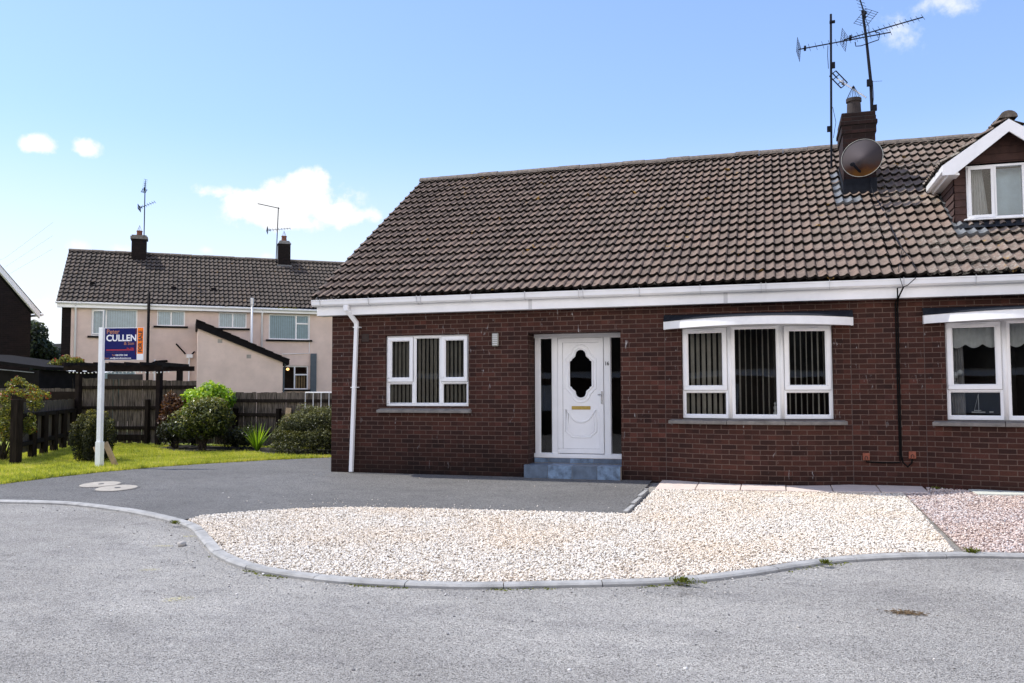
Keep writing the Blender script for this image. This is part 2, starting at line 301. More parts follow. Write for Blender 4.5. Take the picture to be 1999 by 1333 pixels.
# ------------------------------------------------------------------ mesh builder
class MB:
    def __init__(s, xf=None):
        s.v = []; s.f = []; s.uv = []; s.xf = xf
    def add(s, verts, faces, uvs=None):
        o = len(s.v)
        for p in verts:
            p = Vector(p)
            if s.xf is not None: p = s.xf @ p
            s.v.append((p.x, p.y, p.z))
        for i, f in enumerate(faces):
            s.f.append([o + k for k in f]); s.uv.append(uvs[i] if uvs else None)
        return s
    def box(s, x0, x1, y0, y1, z0, z1, m=None):
        vs = [(x0, y0, z0), (x1, y0, z0), (x1, y1, z0), (x0, y1, z0), (x0, y0, z1), (x1, y0, z1), (x1, y1, z1), (x0, y1, z1)]
        if m is not None: vs = [m @ Vector(p) for p in vs]
        uvs = [[(0, 0)] * 4] * 2 + [[(x0, z0), (x1, z0), (x1, z1), (x0, z1)], [(y0, z0), (y1, z0), (y1, z1), (y0, z1)], [(x1, z0), (x0, z0), (x0, z1), (x1, z1)], [(y1, z0), (y0, z0), (y0, z1), (y1, z1)]]
        return s.add(vs, [(0, 3, 2, 1), (4, 5, 6, 7), (0, 1, 5, 4), (1, 2, 6, 5), (2, 3, 7, 6), (3, 0, 4, 7)], uvs)
    def bar(s, a, b, w, h, up=(0, 0, 1)):
        a = Vector(a); b = Vector(b); d = (b - a).normalized(); up = Vector(up)
        if abs(d.dot(up)) > 0.99: up = Vector((0, 1, 0))
        x = d.cross(up).normalized() * (w / 2); y = x.cross(d).normalized() * (h / 2)
        vs = [a - x - y, a + x - y, a + x + y, a - x + y, b - x - y, b + x - y, b + x + y, b - x + y]
        return s.add(vs, [(0, 1, 2, 3), (7, 6, 5, 4), (0, 4, 5, 1), (1, 5, 6, 2), (2, 6, 7, 3), (3, 7, 4, 0)])
    def tube(s, pts, r, n=8, closed=False, caps=True):
        pts = [Vector(p) for p in pts]; N = len(pts); vs = []; fs = []
        rs = r if isinstance(r, (list, tuple)) else [r] * N
        prev = None
        for i, p in enumerate(pts):
            a = pts[(i - 1) % N] if (closed or i > 0) else p; b = pts[(i + 1) % N] if (closed or i < N - 1) else p
            d = (b - a).normalized()
            if prev is None:
                x = d.orthogonal().normalized()
            else:
                x = (prev - d * prev.dot(d))
                x = x.normalized() if x.length > 1e-6 else d.orthogonal().normalized()
            prev = x; y = d.cross(x)
            for k in range(n):
                t = 2 * math.pi * k / n; vs.append(p + (x * math.cos(t) + y * math.sin(t)) * rs[i])
        for i in range(N if closed else N - 1):
            j = (i + 1) % N
            for k in range(n):
                l = (k + 1) % n; fs.append((i * n + k, i * n + l, j * n + l, j * n + k))
        if caps and not closed:
            fs.append(tuple(range(n - 1, -1, -1))); fs.append(tuple((N - 1) * n + k for k in range(n)))
        return s.add(vs, fs)
    def lathe(s, prof, c=(0, 0, 0), n=16, m=None):
        vs = []; fs = []; N = len(prof)
        for r, z in prof:
            for k in range(n):
                t = 2 * math.pi * k / n; p = Vector((r * math.cos(t), r * math.sin(t), z))
                if m is not None: p = m @ p
                vs.append(p + Vector(c))
        for i in range(N - 1):
            for k in range(n):
                l = (k + 1) % n; fs.append((i * n + k, i * n + l, (i + 1) * n + l, (i + 1) * n + k))
        fs.append(tuple(range(n - 1, -1, -1))); fs.append(tuple((N - 1) * n + k for k in range(n)))
        return s.add(vs, fs)
    def prism(s, poly, y0, y1):
        """polygon in x,z pushed from y0 to y1"""
        n = len(poly); vs = [(x, y0, z) for x, z in poly] + [(x, y1, z) for x, z in poly]
        fs = [tuple(range(n)), tuple(range(2 * n - 1, n - 1, -1))] + [(i + n, (i + 1) % n + n, (i + 1) % n, i) for i in range(n)]
        uv = [[(x, z) for x, z in poly], [(x, z) for x, z in reversed(poly)]] + [[(0, 0)] * 4] * n
        return s.add(vs, fs, uv)
    def plate(s, poly, z0, z1):
        """polygon in x,y pushed from z0 to z1"""
        n = len(poly); vs = [(x, y, z1) for x, y in poly] + [(x, y, z0) for x, y in poly]
        fs = [tuple(range(n)), tuple(range(2 * n - 1, n - 1, -1))] + [(i + n, (i + 1) % n + n, (i + 1) % n, i) for i in range(n)]
        return s.add(vs, fs)
    def build(s, name, mat, parent=None, smooth=False, bevel=0.0, fixn=True):
        me = bpy.data.meshes.new(name); me.from_pydata(s.v, [], s.f)
        if any(u is not None for u in s.uv):
            lay = me.uv_layers.new(name='UVMap'); i = 0
            for f, u in zip(s.f, s.uv):
                for k in range(len(f)):
                    lay.data[i].uv = u[k] if u else (0, 0); i += 1
        if fixn or bevel:
            bm = bmesh.new(); bm.from_mesh(me)
            if bevel:
                bmesh.ops.remove_doubles(bm, verts=bm.verts, dist=1e-5)
                bmesh.ops.bevel(bm, geom=[e for e in bm.edges if len(e.link_faces) == 2 and e.calc_face_angle(0) > 0.5], offset=bevel, segments=1, affect='EDGES', profile=0.7)
            bmesh.ops.recalc_face_normals(bm, faces=bm.faces)
            bm.to_mesh(me); bm.free()
        if smooth:
            me.polygons.foreach_set('use_smooth', [True] * len(me.polygons))
        return link(name, me, mat, parent)

def link(name, me, mat, parent=None):
    me.materials.clear()
    me.materials.append(MATS[mat])
    o = bpy.data.objects.new(name, me); COL.objects.link(o)
    if parent is not None: adopt(o, parent)
    return o
ROOTS = {}
def adopt(o, parent):
    o.parent = parent
    if parent.name in ROOTS and not ROOTS[parent.name]['local']:
        o.matrix_parent_inverse = Matrix.Translation(-ROOTS[parent.name]['loc'])
def tag(o, label, cat, group=None, kind=None):
    o['label'] = label; o['category'] = cat
    if group: o['group'] = group
    if kind: o['kind'] = kind
    return o
def thing(name, label, cat, loc=(0, 0, 0), rz=None, group=None):
    """an Empty at the base of a thing; with rz the parts are given in its own frame, else in world coordinates"""
    o = bpy.data.objects.new(name, None); COL.objects.link(o); o.location = loc; o.empty_display_size = 0.2
    if rz is not None: o.rotation_euler = (0, 0, rz)
    ROOTS[o.name] = dict(loc=Vector(loc), local=rz is not None)
    return tag(o, label, cat, group)
def struct(o): o['kind'] = 'structure'; return o

def np_mesh(name, verts, faces, mat, parent=None, tint=None, smooth=False):
    verts = np.asarray(verts, np.float32); faces = np.asarray(faces, np.int32)
    me = bpy.data.meshes.new(name); k = faces.shape[1]
    me.vertices.add(len(verts)); me.vertices.foreach_set('co', verts.ravel())
    me.loops.add(faces.size); me.loops.foreach_set('vertex_index', faces.ravel())
    me.polygons.add(len(faces)); me.polygons.foreach_set('loop_start', np.arange(0, faces.size, k, dtype=np.int32))
    me.polygons.foreach_set('loop_total', np.full(len(faces), k, np.int32))
    if smooth: me.polygons.foreach_set('use_smooth', np.ones(len(faces), bool))
    me.update(calc_edges=True)
    if tint is not None:
        a = me.attributes.new('tint', 'FLOAT', 'POINT'); a.data.foreach_set('value', np.asarray(tint, np.float32))
    return link(name, me, mat, parent)

# ------------------------------------------------------------------ ground
SLOPE = 0.042
def gz(x, y): return SLOPE * max(min(y, 0.0), -16.0)
def ground_poly(name, poly, dz, mat):
    bm = bmesh.new(); f = bm.faces.new([bm.verts.new((x, y, 0)) for x, y in poly])
    bmesh.ops.triangulate(bm, faces=[f])
    for yy in (0.0, -16.0):
        bmesh.ops.bisect_plane(bm, geom=bm.verts[:] + bm.edges[:] + bm.faces[:], plane_co=(0, yy, 0), plane_no=(0, 1, 0))
    for v in bm.verts: v.co.z = gz(v.co.x, v.co.y) + dz
    bmesh.ops.recalc_face_normals(bm, faces=bm.faces)
    me = bpy.data.meshes.new(name); bm.to_mesh(me); bm.free()
    if sum(p.normal.z for p in me.polygons) < 0: me.flip_normals()
    return struct(link(name, me, mat))
def catmull(P, n=6):
    out = []
    for i in range(len(P) - 1):
        p0 = P[max(i - 1, 0)]; p1 = P[i]; p2 = P[i + 1]; p3 = P[min(i + 2, len(P) - 1)]
        for k in range(n):
            t = k / n
            out.append(tuple(0.5 * (2 * b + (c - a) * t + (2 * a - 5 * b + 4 * c - d) * t * t + (3 * b - a - 3 * c + d) * t ** 3) for a, b, c, d in zip(p0, p1, p2, p3)))
    return out + [P[-1]]
def offset_line(L, d):
    out = []
    for i, p in enumerate(L):
        a = L[max(i - 1, 0)]; b = L[min(i + 1, len(L) - 1)]; tx, ty = b[0] - a[0], b[1] - a[1]; n = math.hypot(tx, ty)
        out.append((p[0] - ty / n * d, p[1] + tx / n * d))
    return out
KERB = catmull([(-14, -6.6), (-9, -5.0), (-6, -4.15), (-4.5, -3.88), (-3.3, -3.76), (-2.16, -3.70), (-0.82, -4.03), (0.18, -4.46), (0.72, -4.78), (1.28, -5.32), (1.9, -5.92),
                (2.54, -6.32), (3.1, -6.5), (3.88, -6.58), (4.83, -6.49), (5.68, -6.23), (6.53, -5.94), (7.17, -5.52), (7.86, -4.91), (8.34, -4.6), (9.0, -4.35), (9.75, -4.21), (12, -4.1), (20, -4.1)])
KIN = offset_line(KERB, 0.115)
def kin(x0, x1): return [p for p in KIN if x0 <= p[0] <= x1]

ground_poly('ground', [(-400, -400), (400, -400), (400, 400), (-400, 400)], -0.12, 'field')
ground_poly('road', [(-60, -70), (60, -70), (60, 0.2), (-60, 0.2)], -0.034, 'road_asphalt')
GRAVTOP = [(0.40, -4.12), (0.9, -3.70), (1.48, -3.37), (2.13, -3.16), (3.0, -3.06), (4.2, -2.97), (5.62, -2.88)]
LAWNEDGE = [(0.1, 4.5), (-0.8, 3.6), (-1.63, 2.83), (-2.53, 1.91), (-3.22, 0.84), (-3.68, -0.06), (-4.19, -0.79), (-4.55, -1.58), (-4.79, -2.40), (-5.1, -3.2), (-5.7, -3.92)]
ground_poly('driveway', kin(-5.7, 0.38) + GRAVTOP + [(5.62, 0.25), (0.1, 0.25)] + LAWNEDGE, 0.0, 'drive_tarmac')
LAWN = LAWNEDGE + list(reversed(kin(-13.5, -5.75))) + [(-26, -7), (-26, 7.0), (0.1, 7.0)]
ground_poly('lawn', LAWN, 0.004, 'lawn_base')
SHADE_STRIP = [(-7.3, 5.45), (-7.3, 4.25), (-6.7, 3.95), (-6.0, 3.45), (-5.2, 3.30), (-4.6, 3.68), (-3.9, 3.62), (-3.4, 3.25), (-2.6, 3.05), (-1.9, 3.0), (-1.2, 3.5), (-0.9, 4.7)]
ground_poly('shrub_shade_strip', SHADE_STRIP, 0.012, 'painted_shade_soil')  # dark sheet standing in for the shade beneath the shrubs
ground_poly('garden', [(-60, 7.0), (40, 7.0), (40, 60), (-60, 60)], 0.0, 'field')
GRAV1 = kin(0.42, 9.17) + [(9.17, -0.57), (5.78, -0.93), (5.74, -2.86)] + list(reversed(GRAVTOP[:-1]))
GRAV2 = kin(9.18, 15.0) + [(15.0, 0.06), (9.55, 0.06), (9.5, -0.54), (9.18, -0.56)]
ground_poly('gravel_ground', GRAV1, -0.012, 'gravel_bed')
ground_poly('pink_gravel_ground', GRAV2, -0.012, 'pink_gravel_bed')

# kerb stones with open joints
kb = MB(); run = 0.0; seg = []
L2 = [0.0]
for a, b in zip(KERB, KERB[1:]): L2.append(L2[-1] + math.hypot(b[0] - a[0], b[1] - a[1]))
def along(line, s):
    for i in range(len(L2) - 1):
        if L2[i + 1] >= s:
            t = (s - L2[i]) / (L2[i + 1] - L2[i]); return tuple(line[i][k] + (line[i + 1][k] - line[i][k]) * t for k in (0, 1))
    return line[-1]
s0 = 0.0
while s0 < L2[-1] - 0.5:
    mx = along(KERB, s0)[0]
    ln = (0.42 if -0.1 < mx < 2.4 else 0.9) * random.uniform(0.96, 1.04)
    s1 = min(s0 + ln, L2[-1]); j = 0.004; wob = random.uniform(-0.006, 0.006); up = 0.004 + random.uniform(-0.003, 0.003)
    outer = []; inner = []
    for k in range(5):
        s = s0 + j + (s1 - s0 - 2 * j) * k / 4; o = along(KERB, s); i_ = along(KIN, s)
        outer.append(o); inner.append(i_)
    vs = []; fs = []
    for k in range(5):
        (ox, oy), (ix, iy) = outer[k], inner[k]
        vs += [(ox, oy - wob, gz(ox, oy) - 0.09), (ox, oy - wob, gz(ox, oy) - 0.012), (ox + (ix - ox) * 0.2, oy + (iy - oy) * 0.2, gz(ox, oy) + up), (ix, iy, gz(ix, iy) + up), (ix, iy, gz(ix, iy) - 0.09)]
    for k in range(4):
        for q in range(4): fs.append((k * 5 + q, k * 5 + q + 1, (k + 1) * 5 + q + 1, (k + 1) * 5 + q))
    fs += [(0, 4, 3, 2, 1), (20, 21, 22, 23, 24)]
    kb.add(vs, fs); s0 = s1
struct(kb.build('kerb', 'kerb_concrete'))
eg = MB(); y = -2.86
while y < -0.95:
    y1 = min(y + 0.62, -0.92); eg.plate([(5.64, y + 0.004), (5.70, y + 0.004), (5.70, y1 - 0.004), (5.64, y1 - 0.004)], gz(0, y) - 0.05, gz(0, (y + y1) / 2) + 0.022); y = y1
struct(eg.build('driveway_edging', 'kerb_concrete', bevel=0.004))

def in_poly(P, poly):
    x, y = P[:, 0], P[:, 1]; ins = np.zeros(len(P), bool); n = len(poly)
    for i in range(n):
        x0, y0 = poly[i]; x1, y1 = poly[(i + 1) % n]
        c = ((y0 > y) != (y1 > y)) & (x < (x1 - x0) * (y - y0) / (y1 - y0 + 1e-12) + x0); ins ^= c
    return ins
def scatter(poly, dens):
    xs = [p[0] for p in poly]; ys = [p[1] for p in poly]
    n = int((max(xs) - min(xs)) * (max(ys) - min(ys)) * dens)
    P = np.stack([RNG.uniform(min(xs), max(xs), n), RNG.uniform(min(ys), max(ys), n)], 1)
    return P[in_poly(P, poly)]
def gz_np(P): return SLOPE * np.clip(P[:, 1], -16, 0)
_g = (1 + 5 ** 0.5) / 2
ICO_V = np.array([(-1, _g, 0), (1, _g, 0), (-1, -_g, 0), (1, -_g, 0), (0, -1, _g), (0, 1, _g), (0, -1, -_g), (0, 1, -_g), (_g, 0, -1), (_g, 0, 1), (-_g, 0, -1), (-_g, 0, 1)]) / math.sqrt(1 + _g * _g)
ICO_F = np.array([(0, 11, 5), (0, 5, 1), (0, 1, 7), (0, 7, 10), (0, 10, 11), (1, 5, 9), (5, 11, 4), (11, 10, 2), (10, 7, 6), (7, 1, 8), (3, 9, 4), (3, 4, 2), (3, 2, 6), (3, 6, 8), (3, 8, 9), (4, 9, 5), (2, 4, 11), (6, 2, 10), (8, 6, 7), (9, 8, 1)])
def rand_rot(n):
    q = RNG.normal(size=(n, 4)); q /= np.linalg.norm(q, axis=1)[:, None]; w, x, y, z = q.T
    return np.stack([1 - 2 * (y * y + z * z), 2 * (x * y - z * w), 2 * (x * z + y * w), 2 * (x * y + z * w), 1 - 2 * (x * x + z * z), 2 * (y * z - x * w), 2 * (x * z - y * w), 2 * (y * z + x * w), 1 - 2 * (x * x + y * y)], 1).reshape(n, 3, 3)
def stones(name, P, z, rad, mat, label, cat, tint=None):
    n = len(P); sc = rad[:, None] * RNG.uniform(0.65, 1.2, (n, 3))
    V = ICO_V[None] * RNG.uniform(0.8, 1.18, (n, 12, 1)) * sc[:, None, :]
    V = np.einsum('nij,nkj->nki', rand_rot(n), V); V[:, :, 2] *= 0.8
    V += np.concatenate([P, z[:, None]], 1)[:, None, :]
    F = (ICO_F[None] + (np.arange(n) * 12)[:, None, None]).reshape(-1, 3)
    tt = RNG.uniform(0, 1, n) if tint is None else tint
    return tag(np_mesh(name, V.reshape(-1, 3), F, mat, tint=np.repeat(tt, 12)), label, cat, kind='stuff')
P = scatter(GRAV1, 4300); rr = RNG.uniform(0.0062, 0.0145, len(P))
stones('gravel', P, gz_np(P) + RNG.uniform(-0.006, 0.012, len(P)), rr, 'cream_stone', 'cream and white loose gravel filling the bed in front of the bay window', 'gravel')
P = scatter([p for p in GRAV2], 3600); P = P[P[:, 0] < 13.0]; rr = RNG.uniform(0.007, 0.016, len(P))
stones('pink_gravel', P, gz_np(P) + RNG.uniform(-0.006, 0.018, len(P)), rr, 'pink_stone', 'pinkish grey loose gravel bed right of the white gravel', 'gravel')
# strays on the tarmac and on the road
P = np.concatenate([np.stack([RNG.uniform(0.3, 5.4, 70), -3.1 + np.abs(RNG.normal(0, 0.3, 70))], 1), np.stack([RNG.uniform(-1, 9, 18), RNG.uniform(-3, -0.3, 18)], 1)])
P = P[in_poly(P, kin(-5.7, 0.38) + GRAVTOP + [(5.62, -0.2), (-3, -0.2)])]
stones('stray_gravel', P, gz_np(P) + 0.006, RNG.uniform(0.006, 0.011, len(P)), 'cream_stone', 'stray white stones scattered over the dark driveway', 'gravel')
K = np.array(KERB); pick = RNG.integers(30, 110, 260); off = np.abs(RNG.normal(0, 0.28, 260)) + 0.03
P = np.concatenate([K[pick] + np.stack([RNG.normal(0, 0.1, 260) - 0.2 * off, -off], 1), np.stack([RNG.uniform(0, 12, 260), RNG.uniform(-10, -5, 260)], 1)])
P = P[~in_poly(P, KERB + [(20, 5), (-14, 5)])]
stones('road_grit', P, gz_np(P) - 0.030, RNG.uniform(0.004, 0.012, len(P)) * np.where(RNG.uniform(size=len(P)) < 0.06, 1.8, 1), 'road_stone', 'loose grit and small stones lying on the grey road', 'grit')
stones('fallen_stone', np.array([[1.22, -5.56]]), np.array([gz(0, -5.56) - 0.012]), np.array([0.048]), 'road_stone', 'largest loose grey stone on the road beside the kerb bend', 'stone', np.array([0.6]))
bpy.data.objects['fallen_stone']['kind'] = 'thing'

# paving slabs in front of the bay
xs = [5.78, 6.36, 6.99, 7.62, 8.25, 8.88, 9.50]
def sl(x, top): t = (x - 5.78) / 3.72; return (-0.06 + 0.05 * t) if top else (-0.93 + 0.36 * t)
ORD = ['first paving slab from the driveway, with the edging kerb at its corner', 'second paving slab from the driveway, under the left of the bay', 'third paving slab from the driveway, under the bay middle',
       'fourth paving slab from the driveway, under the right of the bay', 'fifth paving slab from the driveway, below the left red cable box', 'last paving slab of the row, next to the pink gravel']
for i in range(6):
    a, b = xs[i] + 0.006, xs[i + 1] - 0.006; s = MB(); vs = []
    for z in (0.022, -0.04):
        for (x, tp) in ((a, 0), (b, 0), (b, 1), (a, 1)):
            yy = sl(x, tp); vs.append((x, yy, gz(x, yy) + z + 0.003 * (i % 3)))
    s.add(vs, [(0, 1, 2, 3), (7, 6, 5, 4), (0, 4, 5, 1), (1, 5, 6, 2), (2, 6, 7, 3), (3, 7, 4, 0)])
    tag(s.build('paving_slab', 'slab_pink', bevel=0.006), 'pale pink concrete ' + ORD[i], 'paving slab', 'paving slabs in a row along the bay wall')
s = MB(); vs = []
for z in (0.035, 0.0):
    for (x, yy) in ((10.10, -0.62), (11.2, -0.50), (11.25, -0.12), (10.05, -0.22)): vs.append((x, yy, gz(x, yy) + z))
s.add(vs, [(0, 1, 2, 3), (7, 6, 5, 4), (0, 4, 5, 1), (1, 5, 6, 2), (2, 6, 7, 3), (3, 7, 4, 0)])
tag(s.build('loose_slab', 'slab_white', bevel=0.004), 'greenish white rectangular slab lying on the pink gravel', 'slab')
# two round drain covers
for (x, y, lab) in ((-3.02, -2.12, 'round pale concrete drain cover in the driveway, the further of the two'), (-2.45, -2.40, 'round pale concrete drain cover in the driveway, the nearer of the two')):
    t = thing('drain_cover', lab, 'drain cover', (x, y, gz(x, y)), group='drain covers in the driveway')
    tilt = Matrix.Rotation(math.atan(SLOPE), 4, 'X')
    m = MB(); m.lathe([(0.305, -0.01), (0.305, 0.010), (0.29, 0.014), (0.0, 0.014)], (x, y, gz(x, y)), 40, tilt); m.build('lid', 'cover_concrete', t)
    m = MB(); m.lathe([(0.345, -0.01), (0.345, 0.005), (0.308, 0.005), (0.308, -0.01)], (x, y, gz(x, y)), 40, tilt); m.build('rim', 'drive_tarmac', t)
    m = MB(); m.lathe([(0.045, 0.012), (0.045, 0.018), (0.0, 0.018)], (x + 0.02, y, gz(x, y)), 12, tilt); m.build('lifting_hole', 'gasket', t)
# faded yellow paint marks, dry litter
def blotch(name, x, y, rx, ry, mat, z, label, cat, ang=0.0, group=None, seed=1):
    rg = np.random.default_rng(seed); n = 40; vs = [(x, y, gz(x, y) + z)]; c, s_ = math.cos(ang), math.sin(ang)
    for k in range(n):
        t = 2 * math.pi * k / n; r = rg.uniform(0.7, 1.15); a, b = math.cos(t) * rx * r, math.sin(t) * ry * r; px, py = x + a * c - b * s_, y + a * s_ + b * c; vs.append((px, py, gz(px, py) + z))
    m = MB(); m.add(vs, [(0, 1 + k, 1 + (k + 1) % n) for k in range(n)]); return tag(m.build(name, mat, fixn=False), label, cat, group)
def worn_paint():
    m, t, b = new_mat('yellow_paint'); pos = t.node('ShaderNodeNewGeometry').outputs['Position']
    b.inputs['Base Color'].default_value = (0.62, 0.56, 0.30, 1); b.inputs['Roughness'].default_value = 0.9
    t.put(b.inputs['Alpha'], t.ramp(t.noise(pos, 42, 5, 0.8), [(0.50, 0.0), (0.60, 0.85)]))
worn_paint()
for i, (x, y, a, b, an, lab) in enumerate(((2.56, -7.35, 0.15, 0.07, 0.5, 'faded yellow paint mark on the road, the one nearest the camera'), (1.62, -6.55, 0.11, 0.05, 0.3, 'faded yellow paint mark on the road, second from the camera'),
        (1.02, -5.62, 0.13, 0.05, 0.3, 'faded yellow paint mark on the road, left of the pair near the kerb bend'), (0.98, -5.12, 0.10, 0.05, 0.2, 'faded yellow paint mark on the road, right of the pair near the kerb bend'))):
    blotch('paint_mark', x, y, a, b, 'yellow_paint', -0.0300, lab, 'paint mark', an, 'faded yellow paint marks', i)
m = MB(); rg = random.Random(3)
for i in range(240):
    a = rg.gauss(0, 0.065); b = rg.gauss(0, 0.022); x, y = 8.42 + a, -6.32 + b; t = rg.uniform(0, 6.28); l = rg.uniform(0.01, 0.03)
    z = gz(x, y) - 0.031 + rg.uniform(0, 0.014); m.bar((x, y, z), (x + math.cos(t) * l, y + math.sin(t) * l, z + rg.uniform(-0.003, 0.006)), 0.004, 0.003)
tag(m.build('dry_litter', 'dry_litter'), 'small brown clump of dry moss and litter on the road', 'litter')

# ------------------------------------------------------------------ leaves
def leaf_mesh(name, P, N, size, aspect, mat, parent=None, tint=None, droop=0.0):
    n = len(P); A = N + RNG.normal(0, 0.55, (n, 3)); A /= np.linalg.norm(A, axis=1)[:, None] + 1e-9
    T = np.cross(A, RNG.normal(size=(n, 3))); T /= np.linalg.norm(T, axis=1)[:, None] + 1e-9
    B = np.cross(A, T); s = (size * RNG.uniform(0.7, 1.25, n))[:, None]
    V = np.stack([P - T * s, P + B * s * aspect + A * s * 0.12, P + T * s - A * s * 0.15 - np.array([0, 0, droop]) * s, P - B * s * aspect + A * s * 0.12], 1)
    F = np.arange(n * 4).reshape(n, 4)
    tt = RNG.uniform(0, 1, n) if tint is None else tint
    return np_mesh(name, V.reshape(-1, 3), F, mat, parent, np.repeat(tt, 4))
def lobes(c, r, n, lobe_r, zmin=-1.0, seed=0, up=0.0):
    rg = np.random.default_rng(seed); out = []
    while len(out) < n:
        d = rg.normal(size=3); d /= np.linalg.norm(d)
        if d[2] < zmin: continue
        out.append((np.array(c) + d * np.array(r) * rg.uniform(0.55, 0.8), lobe_r * rg.uniform(0.7, 1.25)))
    return out
def lobe_points(L, n, zfloor, inner=0.22, squash=1.0):
    w = np.array([l[1] ** 2 for l in L]); k = RNG.choice(len(L), n, p=w / w.sum())
    D = RNG.normal(size=(n, 3)); D /= np.linalg.norm(D, axis=1)[:, None]
    rad = np.where(RNG.uniform(size=n) < inner, RNG.uniform(0.2, 0.8, n), RNG.uniform(0.82, 1.12, n))
    C = np.array([l[0] for l in L])[k]; rr = np.array([l[1] for l in L])[k]
    P = C + D * (rr * rad)[:, None] * np.array([1, 1, squash])
    t = np.clip(0.30 + 0.42 * D[:, 2] + RNG.normal(0, 0.22, n) + (rad - 0.9) * 0.6, 0, 1)  # upper leaves paler, inner ones darker: light and shade put into the tint
    ok = P[:, 2] > zfloor
    return P[ok], D[ok], t[ok]
def bush(t, L, n, size, aspect, mat, zfloor=0.03, inner=0.22, name='foliage', squash=1.0):
    P, D, tt = lobe_points(L, n, zfloor, inner, squash); return leaf_mesh(name, P, D, size, aspect, mat, t, tt)
def stems(t, base, tips, r=0.015, mat='bark', name='branches'):
    m = MB()
    for e in tips:
        b = Vector(base) + Vector((random.uniform(-.06, .06), random.uniform(-.06, .06), 0)); e = Vector(e); mid = (b + e) / 2 + Vector((random.uniform(-.05, .05), random.uniform(-.05, .05), 0.03))
        m.tube([b, mid, e], [r, r * 0.75, r * 0.35], 6)
    return m.build(name, mat, t)

# lawn grass
P = scatter([(-10.5, 5.6), (-10.5, -3.6), (-5.7, -3.9)] + list(reversed(LAWNEDGE[2:])) + [(-1.4, 5.4)], 2600)
P = np.concatenate([P, scatter([(x + 0.12 * math.copysign(1, -1), y) for x, y in LAWNEDGE[2:]] + [(x + 0.05, y - 0.02) for x, y in reversed(LAWNEDGE[2:])], 5000)])
P = P[~in_poly(P, SHADE_STRIP)]
n = len(P); h = RNG.uniform(0.025, 0.07, n) * np.where(RNG.uniform(size=n) < 0.04, 1.7, 1.0)
ang = RNG.uniform(0, 2 * np.pi, n); w = RNG.uniform(0.004, 0.009, n); ld = RNG.normal(0, 0.025, (n, 2))
Z = gz_np(P) + 0.002; d = np.stack([np.cos(ang), np.sin(ang)], 1) * w[:, None]
V = np.stack([np.c_[P - d, Z], np.c_[P + d, Z], np.c_[P + ld, Z + h]], 1)
clump = 0.5 + 0.5 * np.sin(P[:, 0] * 3.1 + 1.3 * np.sin(P[:, 1] * 2.3)) * np.sin(P[:, 1] * 2.7)
tag(np_mesh('grass', V.reshape(-1, 3), np.arange(n * 3).reshape(n, 3), 'grass_blade', tint=np.repeat(np.clip(RNG.normal(0.45, 0.22, n) + 0.42 * (clump - 0.5) + 0.2 * np.sin(P[:, 0] * 9.0 + P[:, 1] * 7.0) * np.sin(P[:, 1] * 11.0), 0, 1), 3)), 'short sunlit yellow green grass of the side lawn', 'grass', kind='stuff')

# ------------------------------------------------------------------ building helpers
def wall_strip(mb, path, z0, z1, openings=(), u0=0.0, depth=0.1):
    """brick skin along a polyline; openings are (ua, ub, za, zb, depth) in running length; uv in metres"""
    us = [u0]
    for a, b in zip(path, path[1:]): us.append(us[-1] + math.hypot(b[0] - a[0], b[1] - a[1]))
    cuts = sorted(set([round(u, 5) for u in us] + [round(o[0], 5) for o in openings] + [round(o[1], 5) for o in openings]))
    zs = sorted(set([z0, z1] + [o[2] for o in openings] + [o[3] for o in openings]))
    def pt(u):
        for i in range(len(us) - 1):
            if u <= us[i + 1] + 1e-6:
                t = (u - us[i]) / (us[i + 1] - us[i]); a, b = path[i], path[i + 1]
                dx, dy = b[0] - a[0], b[1] - a[1]; l = math.hypot(dx, dy)
                return (a[0] + dx * t, a[1] + dy * t), (-dy / l, dx / l)
        return path[-1], (0, 1)
    for a, b in zip(cuts, cuts[1:]):
        if b - a < 1e-5: continue
        (pa, _), (pb, _) = pt(a), pt(b)
        for za, zb in zip(zs, zs[1:]):
            mu, mz = (a + b) / 2, (za + zb) / 2
            if any(o[0] < mu < o[1] and o[2] < mz < o[3] for o in openings): continue
            mb.add([(*pa, za), (*pb, za), (*pb, zb), (*pa, zb)], [(0, 1, 2, 3)], [[(a, za), (b, za), (b, zb), (a, zb)]])
    for o in openings:
        d = o[4]; inner = [u for u in cuts if o[0] - 1e-6 <= u <= o[1] + 1e-6]
        for u, sgn in ((o[0], -1), (o[1], 1)):
            (p, nn) = pt(u + 1e-4 * (-sgn)); q = (p[0] + nn[0] * d, p[1] + nn[1] * d)
            mb.add([(*p, o[2]), (*q, o[2]), (*q, o[3]), (*p, o[3])], [(0, 1, 2, 3)], [[(u, o[2]), (u + d * sgn, o[2]), (u + d * sgn, o[3]), (u, o[3])]])
        for z in (o[2], o[3]):
            for a, b in zip(inner, inner[1:]):
                (p, n1), (q, n2) = pt(a + 1e-5), pt(b - 1e-5)
                mb.add([(*p, z), (*q, z), (q[0] + n2[0] * d, q[1] + n2[1] * d, z), (p[0] + n1[0] * d, p[1] + n1[1] * d, z)], [(0, 1, 2, 3)], [[(a, z), (b, z), (b, z + d), (a, z + d)]])

